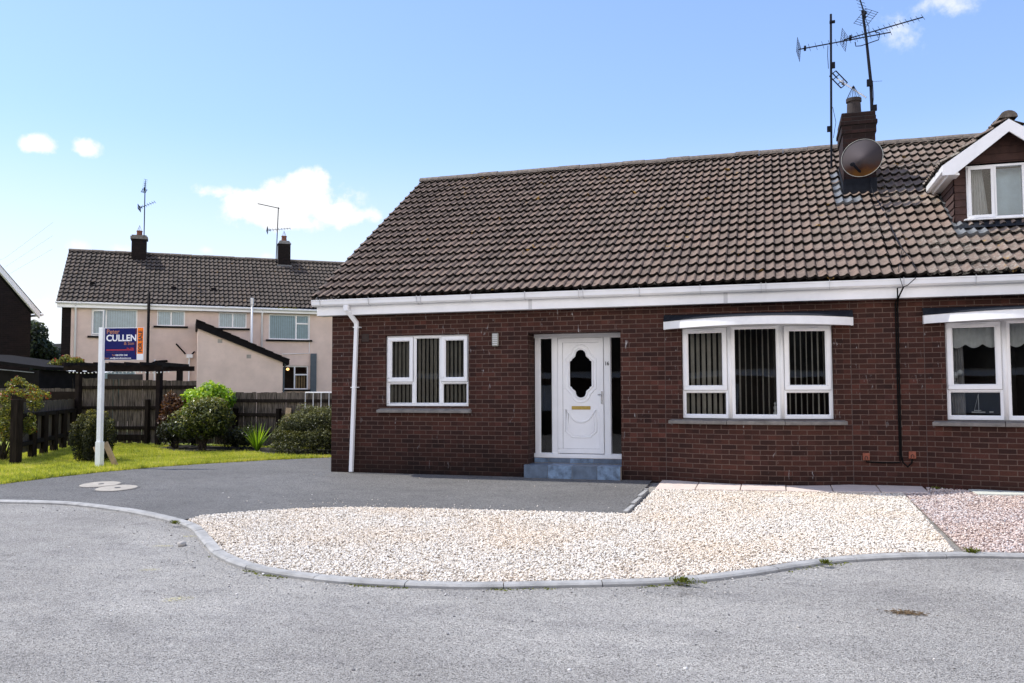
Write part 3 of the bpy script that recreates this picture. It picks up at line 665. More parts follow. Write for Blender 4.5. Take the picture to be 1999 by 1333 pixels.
PROF = np.array([(0.0, 0.004), (0.12, 0.0), (0.34, 0.003), (0.55, 0.016), (0.68, 0.031), (0.78, 0.037), (0.87, 0.032), (0.95, 0.014), (1.0, 0.004)])
def tile_roof(name, origin, xdir, updir, length, slope, w, g, thick, mat, parent, keep=None, amp=1.0, lift=0.0, seed=3, smooth=True):
    rg = np.random.default_rng(seed); O = np.array(origin, float); X = np.array(xdir, float); U = np.array(updir, float); Nn = np.cross(X, U)
    nc = int(round(length / w)); nr = int(math.ceil(slope / g)); k = len(PROF)
    V = []; F = []; T = []
    for r in range(nr):
        a, b = r * g, min((r + 1) * g + 0.01, slope)
        for c in range(nc):
            xc, sc = (c + 0.5) * w, (a + b) / 2
            if keep is not None and not keep(xc, sc): continue
            js, jl, jt = rg.normal(0, 0.006) - (0.03 if rg.uniform() < 0.006 else 0), rg.normal(0, 0.0022), rg.normal(0, 0.0022)
            base = len(V); x = (c + PROF[:, 0]) * w; hgt = PROF[:, 1] * amp + lift
            slip = rg.uniform(-0.001, 0.001); tt = float(np.clip(rg.normal(0.55, 0.17), 0.24, 1))
            edge = (0.30, 1, 1, 1, 1, 1, 1, 0.55, 0.12)  # feet and far flanks of the rolls painted dark as shade
            rows = ((a + js, hgt - 0.004, 0.0), (a + js, hgt + thick + jl, 0.0), (a + js, hgt + thick + jl, 1.0), (a + js + 0.012, hgt + thick + jl + 0.002, 1.0), (b + js - 0.045, hgt + jt, 1.0), (b + js, hgt + jt - 0.001, 0.15))  # low tint paints the step faces and lap strip as shadow
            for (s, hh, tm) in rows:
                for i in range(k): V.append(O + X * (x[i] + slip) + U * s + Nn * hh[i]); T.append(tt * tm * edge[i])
            for q in (0, 2, 3, 4):
                for i in range(k - 1): F.append((base + q * k + i, base + q * k + i + 1, base + (q + 1) * k + i + 1, base + (q + 1) * k + i))
    o = np_mesh(name, V, F, mat, parent, T)
    if smooth:
        me = o.data; fl = np.ones(len(me.polygons), bool); me.polygons.foreach_set('use_smooth', fl)
        me.set_sharp_from_angle(angle=R(40))
    return o
def ridge(name, a, b, r, mat, parent, piece=0.45, xf=None):
    m = MB(xf); a = Vector(a); b = Vector(b); L = (b - a).length; d = (b - a).normalized(); n = int(L / piece)
    side = Vector((-d.y, d.x, 0)).normalized()
    for i in range(n):
        p = a + d * (i * L / n + 0.003); q = a + d * ((i + 1) * L / n - 0.003); rr = r * random.uniform(0.95, 1.05); dz = random.uniform(-0.006, 0.006)
        vs = []; K = 9
        for e in (p, q):
            for k in range(K):
                t = math.pi * (k / (K - 1)) ; vs.append(e + side * math.cos(t) * rr + Vector((0, 0, math.sin(t) * rr * 0.85 + dz - 0.03)))
        fs = [(k, k + 1, K + k + 1, K + k) for k in range(K - 1)] + [tuple(range(K)), tuple(range(2 * K - 1, K - 1, -1))]
        m.add(vs, fs)
    return m.build(name, mat, parent, smooth=False)

def frame_xf(p0, p1, z=0.0, out=0.0):
    """local frame on a facade: x along p0->p1, y inwards, z up"""
    d = Vector((p1[0] - p0[0], p1[1] - p0[1], 0)).normalized(); n = Vector((-d.y, d.x, 0))
    return Matrix(((d.x, n.x, 0, p0[0] - n.x * out), (d.y, n.y, 0, p0[1] - n.y * out), (0, 0, 1, z), (0, 0, 0, 1)))

def rect_ring(m, x0, x1, z0, z1, w, y0, y1):
    m.box(x0, x1, y0, y1, z1 - w, z1); m.box(x0, x1, y0, y1, z0, z0 + w)
    m.box(x0, x0 + w, y0, y1, z0 + w, z1 - w); m.box(x1 - w, x1, y0, y1, z0 + w, z1 - w)
def bead_ring(m, x0, x1, z0, z1, w, y0, y1):
    """sloping glazing bead round a pane: y0 at the outer edge, y1 at the glass"""
    o = [(x0, y0, z0), (x1, y0, z0), (x1, y0, z1), (x0, y0, z1)]; i = [(x0 + w, y1, z0 + w), (x1 - w, y1, z0 + w), (x1 - w, y1, z1 - w), (x0 + w, y1, z1 - w)]
    m.add(o + i, [(0, 1, 5, 4), (1, 2, 6, 5), (2, 3, 7, 6), (3, 0, 4, 7)])
def casement(parent, xf, x0, x1, z0, z1, cols, fw=0.042, vents=()):
    """white plastic window; cols = list of (xa, xb, split) ; split None = one fixed light, else height of the transom with an opening sash above"""
    m = MB(xf); rect_ring(m, x0, x1, z0, z1, fw, 0.0, 0.065)
    for (a, b), (c, d) in zip([(c[0], c[1]) for c in cols], [(c[0], c[1]) for c in cols][1:]): m.box(b, c, 0.002, 0.063, z0 + fw, z1 - fw)
    for a, b, sp in cols:
        if sp: m.box(a, b, 0.003, 0.062, sp - 0.022, sp + 0.022)
    fr = m.build('window', 'white_plastic', parent, bevel=0.004)
    def pane(a, b, c, d, y, owner):
        g = MB(xf); bead_ring(g, a, b, c, d, 0.014, y - 0.012, y); 
        g.build('glazing_bead', 'white_plastic', fr)
        g = MB(xf); g.add([(a + 0.008, y + 0.001, c + 0.008), (b - 0.008, y + 0.001, c + 0.008), (b - 0.008, y + 0.001, d - 0.008), (a + 0.008, y + 0.001, d - 0.008)], [(0, 1, 2, 3)]); g.build('pane', 'window_glass', fr, fixn=False)
    for a, b, sp in cols:
        if sp is None: pane(a, b, z0 + fw, z1 - fw, 0.022, fr)
        else:
            pane(a, b, z0 + fw, sp - 0.022, 0.022, fr)
            s = MB(xf); rect_ring(s, a - 0.016, b + 0.016, sp + 0.006, z1 - fw + 0.018, 0.062, -0.022, 0.001); s.build('sash', 'white_plastic', fr, bevel=0.006)
            s = MB(xf); rect_ring(s, a - 0.019, b + 0.019, sp + 0.003, z1 - fw + 0.021, 0.004, -0.004, 0.0005); s.build('gasket', 'gasket', fr)
            pane(a + 0.046, b - 0.046, sp + 0.068, z1 - fw - 0.044, 0.004, fr)
    for a, b, z in vents:
        s = MB(xf); s.box(a, b, -0.036, -0.0225, z, z + 0.022); s.build('trickle_vent', 'white_plastic', fr, bevel=0.004)
    return fr
def blind(owner, xf, x0, x1, z0, z1, pitch, wid, ang, y=0.125, mat='blind_cloth', skip=()):
    m = MB(xf); x = x0; i = 0
    while x < x1:
        a = R(ang) + random.uniform(-0.06, 0.06); dx, dy = math.cos(a) * wid / 2, math.sin(a) * wid / 2; dr = random.uniform(-0.004, 0.004)
        if i not in skip:
            m.add([(x - dx, y - dy, z0), (x + dr, y + 0.004, z0), (x + dx, y + dy, z0), (x + dx, y + dy, z1), (x, y + 0.004, z1), (x - dx, y - dy, z1)], [(0, 1, 4, 5), (1, 2, 3, 4)])
        x += pitch; i += 1
    m.box(x0 - 0.02, x1 + 0.02, y - 0.02, y + 0.02, z1, z1 + 0.03)
    return m.build('blind', mat, owner, fixn=False)
def room(parent, xf, x0, x1, z0, z1, d=2.2, y0=0.07):
    m = MB(xf); a, b, c, e = x0, x1, z0, z1
    m.add([(a, y0, c), (b, y0, c), (b, y0, e), (a, y0, e), (a - .4, d, c - .5), (b + .4, d, c - .5), (b + .4, d, e + .1), (a - .4, d, e + .1)], [(4, 5, 6, 7), (0, 4, 7, 3), (1, 2, 6, 5), (3, 7, 6, 2), (0, 1, 5, 4)])
    return m.build('room_interior', 'room_dark', parent, fixn=False)

# ------------------------------------------------------------------ the bungalow pair
PITCH = math.atan(0.651); UP = (0, math.cos(PITCH), math.sin(PITCH)); EAVE = (-0.25, -0.30, 3.035)
SPLIT = 9.17; TW = 0.147; TG = 0.318; SLEN = 5.88
def roof_z(y): return EAVE[2] + (y - EAVE[1]) * 0.651
def arc(x0, x1, sag, y0=0.0, n=12):
    c = (x0 + x1) / 2; h = (x1 - x0) / 2
    return [(x0 + (x1 - x0) * i / n, y0 - sag * (1 - ((x0 + (x1 - x0) * i / n - c) / h) ** 2)) for i in range(n + 1)]
def arc_y(x, x0, x1, sag): c = (x0 + x1) / 2; h = (x1 - x0) / 2; return -sag * (1 - ((x - c) / h) ** 2)
def arc_u(path, x):
    u = 0
    for a, b in zip(path, path[1:]):
        if x <= b[0]: return u + math.hypot(b[0] - a[0], b[1] - a[1]) * (x - a[0]) / (b[0] - a[0])
        u += math.hypot(b[0] - a[0], b[1] - a[1])
    return u
WT = 2.95
house = thing('brick_bungalow', 'dark red brick bungalow with white front door, bow window and brown tiled roof', 'house', (4.5, 0, 0))
BAY = (5.85, 8.58)
bayp = arc(*BAY, 0.30)
w = MB()
wall_strip(w, [(0, 0), (BAY[0], 0)], -0.15, WT, [(1.03, 2.565, 1.15, 2.375, 0.09), (3.60, 5.145, -0.2, 2.365, 0.50)])
wb0, wb1 = 6.105, 8.335
wall_strip(w, bayp, -0.15, 2.425, [(arc_u(bayp, wb0), arc_u(bayp, wb1), 0.965, 2.40, 0.12)], 0.0)
wall_strip(w, [(BAY[0], 0), (BAY[1], 0)], 2.425, WT, [], 0.0)
wall_strip(w, [(BAY[1], 0), (SPLIT, 0)], -0.15, WT, [], 0.11)
wall_strip(w, [(0, 9.3), (0, 0)], -0.15, WT, [], 0.05)
w.add([(0, 0, WT), (0, 9.3, WT), (0, 4.65, 6.1)], [(0, 1, 2)], [[(0, WT), (9.3, WT), (4.65, 6.1)]])
wall_strip(w, [(SPLIT, 9.3), (0, 9.3)], -0.15, WT)
w.build('brick_wall', 'house_brick', house, fixn=False)
for x in (BAY[0], BAY[1]):
    seam = MB(); seam.box(x - 0.004, x + 0.004, -0.003, 0.004, -0.05, 2.73); seam.build('wall_joint', 'joint_mortar', house)
# eave closing board under the wall head, roof
def keep_a(x, s): return x < (SPLIT - EAVE[0])
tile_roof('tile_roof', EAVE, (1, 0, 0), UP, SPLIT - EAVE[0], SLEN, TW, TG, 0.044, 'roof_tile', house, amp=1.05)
m = MB(); m.add([(-0.2, -0.2, roof_z(-0.2) - 0.03), (SPLIT, -0.2, roof_z(-0.2) - 0.03), (SPLIT, 4.62, roof_z(4.62) - 0.03), (-0.2, 4.62, roof_z(4.62) - 0.03)], [(0, 1, 2, 3)])
m.add([(-0.2, 9.6, 3.0), (SPLIT, 9.6, 3.0), (SPLIT, 4.62, roof_z(4.62) - 0.01), (-0.2, 4.62, roof_z(4.62) - 0.01)], [(0, 1, 2, 3)]); m.build('rear_roof', 'roof_felt', house, fixn=False)
ridge('ridge_tiles', (-0.26, 4.62, roof_z(4.62) + 0.03), (SPLIT, 4.62, roof_z(4.62) + 0.03), 0.13, 'ridge_tile', house)
m = MB(); m.bar((-0.235, -0.28, roof_z(-0.28) - 0.012), (-0.235, 4.6, roof_z(4.6) - 0.012), 0.05, 0.05); m.build('verge_mortar', 'mortar_verge', house)
m = MB(); m.bar((-0.19, -0.18, roof_z(-0.18) - 0.13), (-0.19, 4.6, roof_z(4.6) - 0.13), 0.03, 0.18); m.build('bargeboard', 'white_fascia', house)
def eaves(parent, x0, x1, endl):
    m = MB(); m.box(x0, x1, -0.182, -0.165, 2.74, 2.955); 
    if endl: m.box(x0 - 0.004, x0 + 0.012, -0.186, 0.02, 2.736, 2.985)
    fa = m.build('fascia', 'white_fascia', parent, bevel=0.003)
    xj = x0 + 3.9
    while xj < x1 - 0.3:
        j_ = MB(); j_.box(xj - 0.03, xj + 0.03, -0.1855, -0.1822, 2.739, 2.90); j_.build('fascia_joint', 'bracket_plastic', fa); xj += 3.1
    m = MB(); m.box(x0, x1, -0.165, 0.05, 2.742, 2.752); m.build('soffit', 'soffit_white', parent)
    prof = [(-0.185, 3.005), (-0.190, 3.005), (-0.197, 2.925), (-0.220, 2.900), (-0.262, 2.900), (-0.287, 2.925), (-0.294, 2.985), (-0.304, 2.990), (-0.304, 3.008), (-0.290, 3.008), (-0.280, 2.985), (-0.272, 2.930), (-0.255, 2.912), (-0.225, 2.912), (-0.206, 2.930), (-0.198, 3.005)]
    g = MB(); xa = x0 - (0.05 if endl else 0); n = len(prof); vs = [(xa, y, z) for y, z in prof] + [(x1, y, z) for y, z in prof]
    g.add(vs, [(i, (i + 1) % n, (i + 1) % n + n, i + n) for i in range(n)] + [tuple(range(n)), tuple(range(2 * n - 1, n - 1, -1))]); gut = g.build('gutter', 'white_plastic', parent)
    if endl:
        g = MB(); g.add([(xa - 0.002, y, z) for y, z in ((-0.187, 3.01), (-0.187, 2.92), (-0.218, 2.897), (-0.264, 2.897), (-0.292, 2.92), (-0.306, 3.01))] + [(xa + 0.012, y, z) for y, z in ((-0.187, 3.01), (-0.187, 2.92), (-0.218, 2.897), (-0.264, 2.897), (-0.292, 2.92), (-0.306, 3.01))], [tuple(range(6)), tuple(range(11, 5, -1))] + [(i, (i + 1) % 6, (i + 1) % 6 + 6, i + 6) for i in range(6)]); g.build('stop_end', 'white_plastic', gut)
    x = x0 + 0.12; k = 0
    while x < x1 - 0.1:
        offs = (0,) if k % 3 != 2 else (-0.035, 0.035)
        for o in offs:
            b = MB(); pts = [(-0.184, 2.905), (-0.195, 2.915), (-0.219, 2.893), (-0.264, 2.893), (-0.293, 2.922), (-0.309, 2.985), (-0.311, 3.014), (-0.288, 3.016)]
            for (y0, z0), (y1, z1) in zip(pts, pts[1:]): b.bar((x + o, y0, z0), (x + o, y1, z1), 0.022, 0.006, up=(1, 0, 0))
            b.build('gutter_bracket', 'bracket_plastic', gut)
        x += 0.93; k += 1
eaves(house, -0.20, SPLIT, True)
# tiles end board behind the gutter so that the roof edge is closed
# downpipe
m = MB(); m.box(0.36, 0.45, -0.285, -0.195, 2.80, 2.905); m.bar((0.405, -0.24, 2.83), (0.52, -0.075, 2.60), 0.072, 0.072, up=(0, 1, 0)); m.box(0.482, 0.550, -0.112, -0.044, 2.50, 2.63)
dp = m.build('downpipe', 'white_plastic', house, bevel=0.008)
m = MB(); m.add([(0.486, -0.108, 2.55), (0.546, -0.108, 2.55), (0.546, -0.048, 2.55), (0.486, -0.048, 2.55), (0.402, -0.108, 0.02), (0.462, -0.108, 0.02), (0.462, -0.048, 0.02), (0.402, -0.048, 0.02)], [(0, 1, 5, 4), (1, 2, 6, 5), (2, 3, 7, 6), (3, 0, 4, 7), (4, 5, 6, 7)]); m.build('pipe', 'white_plastic', dp)
for z, x in ((2.52, 0.515), (1.47, 0.477)):
    m = MB(); m.box(x - 0.05, x + 0.06, -0.115, 0.0, z, z + 0.018); m.build('pipe_clip', 'white_plastic', dp)
# left window
xf = frame_xf((0, 0.055), (1, 0.055))
wn = casement(house, xf, 1.035, 2.56, 1.155, 2.37, [(1.077, 1.520, 1.566), (1.575, 2.022, None), (2.076, 2.518, 1.566)])
blind(wn, xf, 1.08, 2.52, 1.17, 2.33, 0.0745, 0.085, 79)
room(wn, xf, 1.06, 2.54, 1.17, 2.36)
m = MB(); m.add([(0.90, -0.075, 1.042), (2.62, -0.075, 1.042), (2.62, 0.09, 1.042), (0.90, 0.09, 1.042), (0.90, -0.075, 1.09), (2.62, -0.075, 1.09), (2.60, 0.10, 1.145), (1.0, 0.10, 1.145)], [(0, 3, 2, 1), (4, 5, 6, 7), (0, 1, 5, 4), (1, 2, 6, 5), (2, 3, 7, 6), (3, 0, 4, 7)]); m.build('window_sill', 'concrete_sill', house, bevel=0.005)
# bow window
FP = [(6.10, -0.075), (6.845, -0.225), (7.595, -0.225), (8.335, -0.075)]
def bow(parent, dx, kind):
    out = []
    for i, (a, b) in enumerate(zip(FP, FP[1:])):
        a = (a[0] + dx, a[1] + 0.04); b = (b[0] + dx, b[1] + 0.04); ln = math.hypot(b[0] - a[0], b[1] - a[1]); xf = frame_xf(a, b)
        cols = [(0.058, ln - 0.058, 1.408)] if i != 1 else [(0.062, ln - 0.062, None)]
        fr = casement(parent, xf, 0.012, ln - 0.012, 0.985, 2.40, cols, 0.05, [(ln * 0.28, ln * 0.72, 2.318)] if i != 1 else [])
        if kind == 'blind':
            ang = (66, 79, 64)[i]; blind(fr, xf, 0.06, ln - 0.05, 1.0, 2.36, 0.084 if i else 0.087, 0.085, ang, 0.13)
        room(fr, xf, 0.02, ln - 0.02, 1.0, 2.38)
        out.append((fr, xf, ln))
    m = MB()
    for i in (1, 2):
        p = FP[i]; m.tube([(p[0] + dx, p[1] + 0.055, 0.985), (p[0] + dx, p[1] + 0.055, 2.40)], 0.034, 10)
    m.build('mullion_post', 'white_plastic', parent, smooth=True)
    s = MB(); q = [(5.90, -0.15), (6.79, -0.335), (7.63, -0.335), (8.51, -0.15)]; r_ = [(6.0, 0.06), (6.845, -0.12), (7.595, -0.12), (8.43, 0.06)]
    for i in range(3):
        g = 0.004; (x0, y0), (x1, y1) = q[i], q[i + 1]; (u0, v0), (u1, v1) = r_[i], r_[i + 1]; zt = 0.952 + (0.003 if i == 1 else 0)
        vs = [(x0 + g, y0, 0.90), (x1 - g, y1, 0.90), (u1, v1, 0.90), (u0, v0, 0.90), (x0 + g, y0, zt), (x1 - g, y1, zt), (u1, v1, zt + 0.03), (u0, v0, zt + 0.03)]
        s.add([(x + dx, y, z) for x, y, z in vs], [(0, 3, 2, 1), (4, 5, 6, 7), (0, 1, 5, 4), (1, 2, 6, 5), (2, 3, 7, 6), (3, 0, 4, 7)])
    s.build('window_sill', 'concrete_sill', parent, bevel=0.004)
    # curved canopy board with a dark lead top
    cx0, cx1 = 5.84 + dx, 8.62 + dx; ar = arc(cx0, cx1, 0.74, -0.08, 28); m = MB(); n = len(ar); vs = []
    for x, y in ar: vs += [(x, y, 2.365), (x, y, 2.485), (x, y + 0.03, 2.485), (x, y + 0.03, 2.365)]
    fs = []
    for i in range(n - 1):
        for k in range(4): fs.append((i * 4 + k, i * 4 + (k + 1) % 4, (i + 1) * 4 + (k + 1) % 4, (i + 1) * 4 + k))
    fs += [(0, 1, 2, 3), (n * 4 - 1, n * 4 - 2, n * 4 - 3, n * 4 - 4)]; m.add(vs, fs)
    for x in (cx0, cx1 - 0.03): m.box(x, x + 0.03, -0.072, 0.0, 2.365, 2.485)
    cb = m.build('bay_canopy', 'canopy_paint', parent)
    m = MB(); m.plate([(x, y + 0.03) for x, y in ar] + [(cx1, 0.02), (cx0, 0.02)], 2.372, 2.380); m.build('canopy_soffit', 'soffit_white', cb)
    m = MB(); vs = []
    for x, y in ar: vs += [(x, y - 0.012, 2.487), (x, 0.0, 2.60)]
    m.add(vs, [(2 * i, 2 * i + 2, 2 * i + 3, 2 * i + 1) for i in range(n - 1)]); m.build('lead_top', 'dark_lead', cb, fixn=False)
    return out
bw = bow(house, 0.0, 'blind')
# small ornaments standing on the inner sill
m = MB(bw[1][1]); m.lathe([(0.03, 1.02), (0.034, 1.06), (0.018, 1.10), (0.03, 1.15), (0.012, 1.19), (0.02, 1.22), (0.0, 1.24)], (0.65, 0.075, 0), 10); m.build('ornament', 'valance_cloth', bw[1][0])
# wall lamp and air vent
m = MB(); m.box(2.995, 3.105, -0.05, -0.006, 2.155, 2.375); wl = m.build('wall_lamp', 'lamp_grey', house, bevel=0.012)
m = MB()
for k in range(6): m.box(3.008, 3.092, -0.056, -0.049, 2.175 + k * 0.032, 2.19 + k * 0.032)
m.build('lamp_lens', 'valance_cloth', wl)
m = MB(); m.box(0.585, 0.715, -0.008, 0.0, 2.28, 2.41); av = m.build('air_vent', 'room_dark', house)
m = MB()
for k in range(5): m.box(0.59, 0.71, -0.014, -0.008, 2.287 + k * 0.025, 2.297 + k * 0.025)
m.build('vent_slat', 'hung_tile', av)
# door
DY = 0.40; xf = frame_xf((0, DY), (1, DY))
m = MB(xf); m.box(3.60, 5.15, 0.0, 0.09, 2.30, 2.40); m.box(3.60, 5.15, -0.02, 0.09, 0.295, 0.362)
for a, b in ((3.615, 3.700), (3.91, 4.012), (4.795, 4.905), (5.10, 5.15)): m.box(a, b, 0.0, 0.09, 0.362, 2.30)
df = m.build('door_frame', 'white_plastic', house, bevel=0.004)
for a, b in ((3.700, 3.91), (4.905, 5.10)):
    g = MB(xf); bead_ring(g, a, b, 0.362, 2.30, 0.012, 0.01, 0.03); g.build('glazing_bead', 'white_plastic', df)
    g = MB(xf); g.add([(a, 0.031, 0.362), (b, 0.031, 0.362), (b, 0.031, 2.30), (a, 0.031, 2.30)], [(0, 1, 2, 3)]); g.build('side_pane', 'window_glass', df, fixn=False)
room(df, xf, 3.66, 5.1, 0.3, 2.3, 2.0, 0.095)
m = MB(xf); rect_ring(m, 4.018, 4.79, 0.372, 2.293, 0.078, -0.012, 0.05)
CX = 4.404
HALF_G = [(0, 2.107), (0.045, 2.098), (0.08, 2.07), (0.098, 2.03), (0.104, 1.99), (0.13, 1.968), (0.155, 1.95), (0.165, 1.925), (0.20, 1.90), (0.20, 1.485), (0.165, 1.46), (0.155, 1.435), (0.13, 1.418), (0.104, 1.396), (0.098, 1.356), (0.08, 1.315), (0.045, 1.288), (0, 1.279)]
HALF_M = [(0, 2.170), (0.06, 2.158), (0.115, 2.12), (0.148, 2.07), (0.158, 2.025), (0.182, 2.01), (0.205, 1.99), (0.215, 1.965), (0.26, 1.94), (0.26, 1.445), (0.215, 1.42), (0.205, 1.395), (0.182, 1.376), (0.158, 1.361), (0.148, 1.316), (0.115, 1.266), (0.06, 1.228), (0, 1.216)]
def full(h): return [(CX + x, z) for x, z in h] + [(CX - x, z) for x, z in reversed(h[1:-1])]
door = m.build('door', 'white_plastic', house, bevel=0.004)
# slab of the door with a shaped glass opening: outer quad bridged to the outline
g = MB(xf); ol = full(HALF_G)
def holed(outer, inner):
    bm = bmesh.new()
    for loop in (outer, inner):
        vv = [bm.verts.new((x, 0.012, z)) for x, z in loop]
        for i in range(len(vv)): bm.edges.new((vv[i], vv[(i + 1) % len(vv)]))
    bmesh.ops.triangle_fill(bm, edges=bm.edges[:], use_beauty=True); bm.verts.index_update()
    vs = [v.co.copy() for v in bm.verts]; fs = [[v.index for v in f.verts] for f in bm.faces]; bm.free(); return vs, fs
g.add(*holed([(CX - 0.32, 0.44), (CX + 0.32, 0.44), (CX + 0.32, 2.225), (CX - 0.32, 2.225)], ol))
g.build('door_leaf', 'white_plastic', door, fixn=False)
m = MB(xf); rect_ring(m, 4.094, 4.714, 0.448, 2.217, 0.004, 0.009, 0.0135); m.build('gasket', 'gasket', door)
m = MB(xf); m.add([(x, 0.03, z) for x, z in [(CX - .21, 1.27), (CX + .21, 1.27), (CX + .21, 2.12), (CX - .21, 2.12)]], [(0, 1, 2, 3)]); m.build('door_glass', 'door_glass', door, fixn=False)
LOW = [(-0.26, 1.10), (-0.235, 1.085), (-0.225, 1.055), (-0.195, 1.03), (-0.175, 0.98), (-0.12, 0.925), (-0.06, 0.900), (0, 0.893), (0.06, 0.900), (0.12, 0.925), (0.175, 0.98), (0.195, 1.03), (0.225, 1.055), (0.235, 1.085), (0.26, 1.10), (0.26, 0.73), (0.235, 0.72), (0.215, 0.69), (0.18, 0.68), (0.165, 0.64), (0, 0.634), (-0.165, 0.64), (-0.18, 0.68), (-0.215, 0.69), (-0.235, 0.72), (-0.26, 0.73)]
m = MB(xf); m.tube([(x, 0.012, z) for x, z in full(HALF_M)], 0.013, 8, closed=True); m.tube([(x, 0.012, z) for x, z in full(HALF_G)], 0.017, 8, closed=True)
m.tube([(CX + x, 0.0125, z) for x, z in LOW], 0.013, 8, closed=True); m.tube([(CX + x * 0.84, 0.0125, 0.85 + (z - 0.85) * 0.80 - 0.012) for x, z in LOW], 0.008, 8, closed=True)
m.build('door_moulding', 'white_plastic', door, smooth=True)
m = MB(xf); m.box(4.247, 4.565, 0.002, 0.014, 1.098, 1.155); m.box(4.262, 4.55, -0.003, 0.003, 1.108, 1.145); m.build('letterbox', 'brass', door, bevel=0.003)
m = MB(xf); m.box(4.748, 4.776, -0.018, -0.011, 1.19, 1.40); m.tube([(4.762, -0.03, 1.345), (4.762, -0.055, 1.345), (4.70, -0.06, 1.343)], 0.009, 8); m.tube([(4.762, -0.02, 1.26), (4.762, -0.012, 1.26)], 0.012, 8); m.build('door_handle', 'chrome', door)
# text helper
DG = None
def text(name, s, size, m4, mat, parent, align='LEFT', bold=0.0, xs=1.0):
    cu = bpy.data.curves.new(name, 'FONT'); cu.body = s; cu.size = size; cu.align_x = align; cu.offset = bold; cu.extrude = 0.0015; cu.resolution_u = 3
    tmp = bpy.data.objects.new('tmp_text', cu); COL.objects.link(tmp)
    me = bpy.data.meshes.new_from_object(tmp, depsgraph=bpy.context.evaluated_depsgraph_get()); bpy.data.objects.remove(tmp); bpy.data.curves.remove(cu)
    me.transform(m4 @ Matrix.Diagonal((xs, 1, 1, 1))); me.name = name
    return link(name, me, mat, parent)
STAND = Matrix.Rotation(R(90), 4, 'X')
text('house_number', '16', 0.085, xf @ Matrix.Translation((4.812, -0.003, 1.83)) @ STAND, 'number_black', df, 'LEFT', 0.003, 0.85)
# tiled step
m = MB(); m.box(3.56, 5.143, -0.10, 0.395, -0.1, 0.205); st = m.build('door_step', 'step_grout', house)
def step_tiles(y, z0, z1, xs_, nm, top=None):
    for i, (a, b) in enumerate(zip(xs_, xs_[1:])):
        t_ = MB(); t_.box(a + 0.003, b - 0.003, y - 0.008, y - 0.0005, z0, z1)
        if top: t_.box(a + 0.003, b - 0.003, y - 0.008, top, z1 + 0.0005, z1 + 0.010)
        t_.build(nm, ('step_tile', 'step_tile_b')[(i + (1 if top else 0)) % 2], st)
plain('step_tile_b', (0.100, 0.140, 0.200), 0.45, 0.25, 7, bump=0.15, dirt=0.3)
step_tiles(-0.10, 0.0, 0.200, [3.56, 3.96, 4.36, 4.77, 5.143], 'step_tile', 0.30)
m = MB(); m.box(3.61, 5.143, 0.365, 0.395, 0.205, 0.294); m.build('step_riser', 'step_grout', st)
step_tiles(0.365, 0.214, 0.290, [3.61, 3.85, 4.22, 4.62, 5.143], 'riser_tile')
# chimney of the pair stands on the party line
CH = (8.735, 9.270, 2.43, 3.38)
m = MB(); cxf = None
def ring_box(m, x0, x1, y0, y1, z0, z1): m.box(x0, x1, y0, y1, z0, z1)
ring_box(m, CH[0], CH[1], CH[2], CH[3], 4.5, 5.93)
ch = m.build('chimney', 'chimney_brick', house)
m = MB(); e = 0.02
m.box(CH[0] - e, CH[1] + e, CH[2] - e, CH[3] + e, 5.93, 6.08); m.box(CH[0] - 2 * e, CH[1] + 2 * e, CH[2] - 2 * e, CH[3] + 2 * e, 6.08, 6.155); m.box(CH[0] - e, CH[1] + e, CH[2] - e, CH[3] + e, 6.155, 6.235); m.box(CH[0] - 0.012, CH[1] + 0.012, CH[2] - 0.012, CH[3] + 0.012, 6.235, 6.31); m.build('chimney_corbel', 'chimney_brick', ch, bevel=0.008)
m = MB(); m.add([(CH[0], CH[2], 6.31), (CH[1], CH[2], 6.31), (CH[1], CH[3], 6.31), (CH[0], CH[3], 6.31), (8.86, 2.75, 6.37), (9.10, 2.75, 6.37), (9.10, 3.0, 6.37), (8.86, 3.0, 6.37)], [(0, 1, 5, 4), (1, 2, 6, 5), (2, 3, 7, 6), (3, 0, 4, 7), (4, 5, 6, 7)]); m.build('flaunching', 'cement', ch)
m = MB(); m.lathe([(0.128, 6.33), (0.118, 6.60), (0.112, 6.62), (0.118, 6.63), (0.134, 6.64), (0.134, 6.70), (0.10, 6.705), (0.09, 6.6), (0.0, 6.55)], (8.975, 2.9, 0), 20); po = m.build('chimney_pot', 'pot_clay', ch, smooth=False)
m = MB()
for k in range(14):
    t = 2 * math.pi * k / 14; m.tube([(8.975 + 0.125 * math.cos(t), 2.9 + 0.125 * math.sin(t), 6.70), (8.975 + 0.018 * math.cos(t), 2.9 + 0.018 * math.sin(t), 6.92)], 0.0035, 4)
m.lathe([(0.022, 6.90), (0.026, 6.92), (0.0, 6.955)], (8.975, 2.9, 0), 8); m.build('pot_guard', 'aerial_metal', ch)
m = MB(); m.box(CH[0] - 0.008, CH[1] + 0.008, CH[2] - 0.012, CH[2] - 0.001, 4.78, 5.12)
m.add([(CH[0] - 0.012, CH[2] - 0.01, 4.80), (CH[0] - 0.012, CH[3], roof_z(CH[3])), (CH[0] - 0.012, CH[3], roof_z(CH[3]) + 0.16), (CH[0] - 0.012, CH[2] - 0.01, 5.05)], [(0, 1, 2, 3)]); m.build('lead_apron', 'dark_lead', ch)
c0 = int((CH[0] - EAVE[0]) / TW); s0c = (CH[2] - EAVE[1]) / math.cos(PITCH); r0 = int(s0c / TG)
def keep_lead(x, s):
    c = int(x / TW); r = int(s / TG)
    return (c in (c0 - 1, c0, c0) and r0 - 0 <= r <= r0 + 3 and c == c0 - 1 + (0)) or (r == r0 - 1 and c0 - 1 <= c <= c0 + 1)
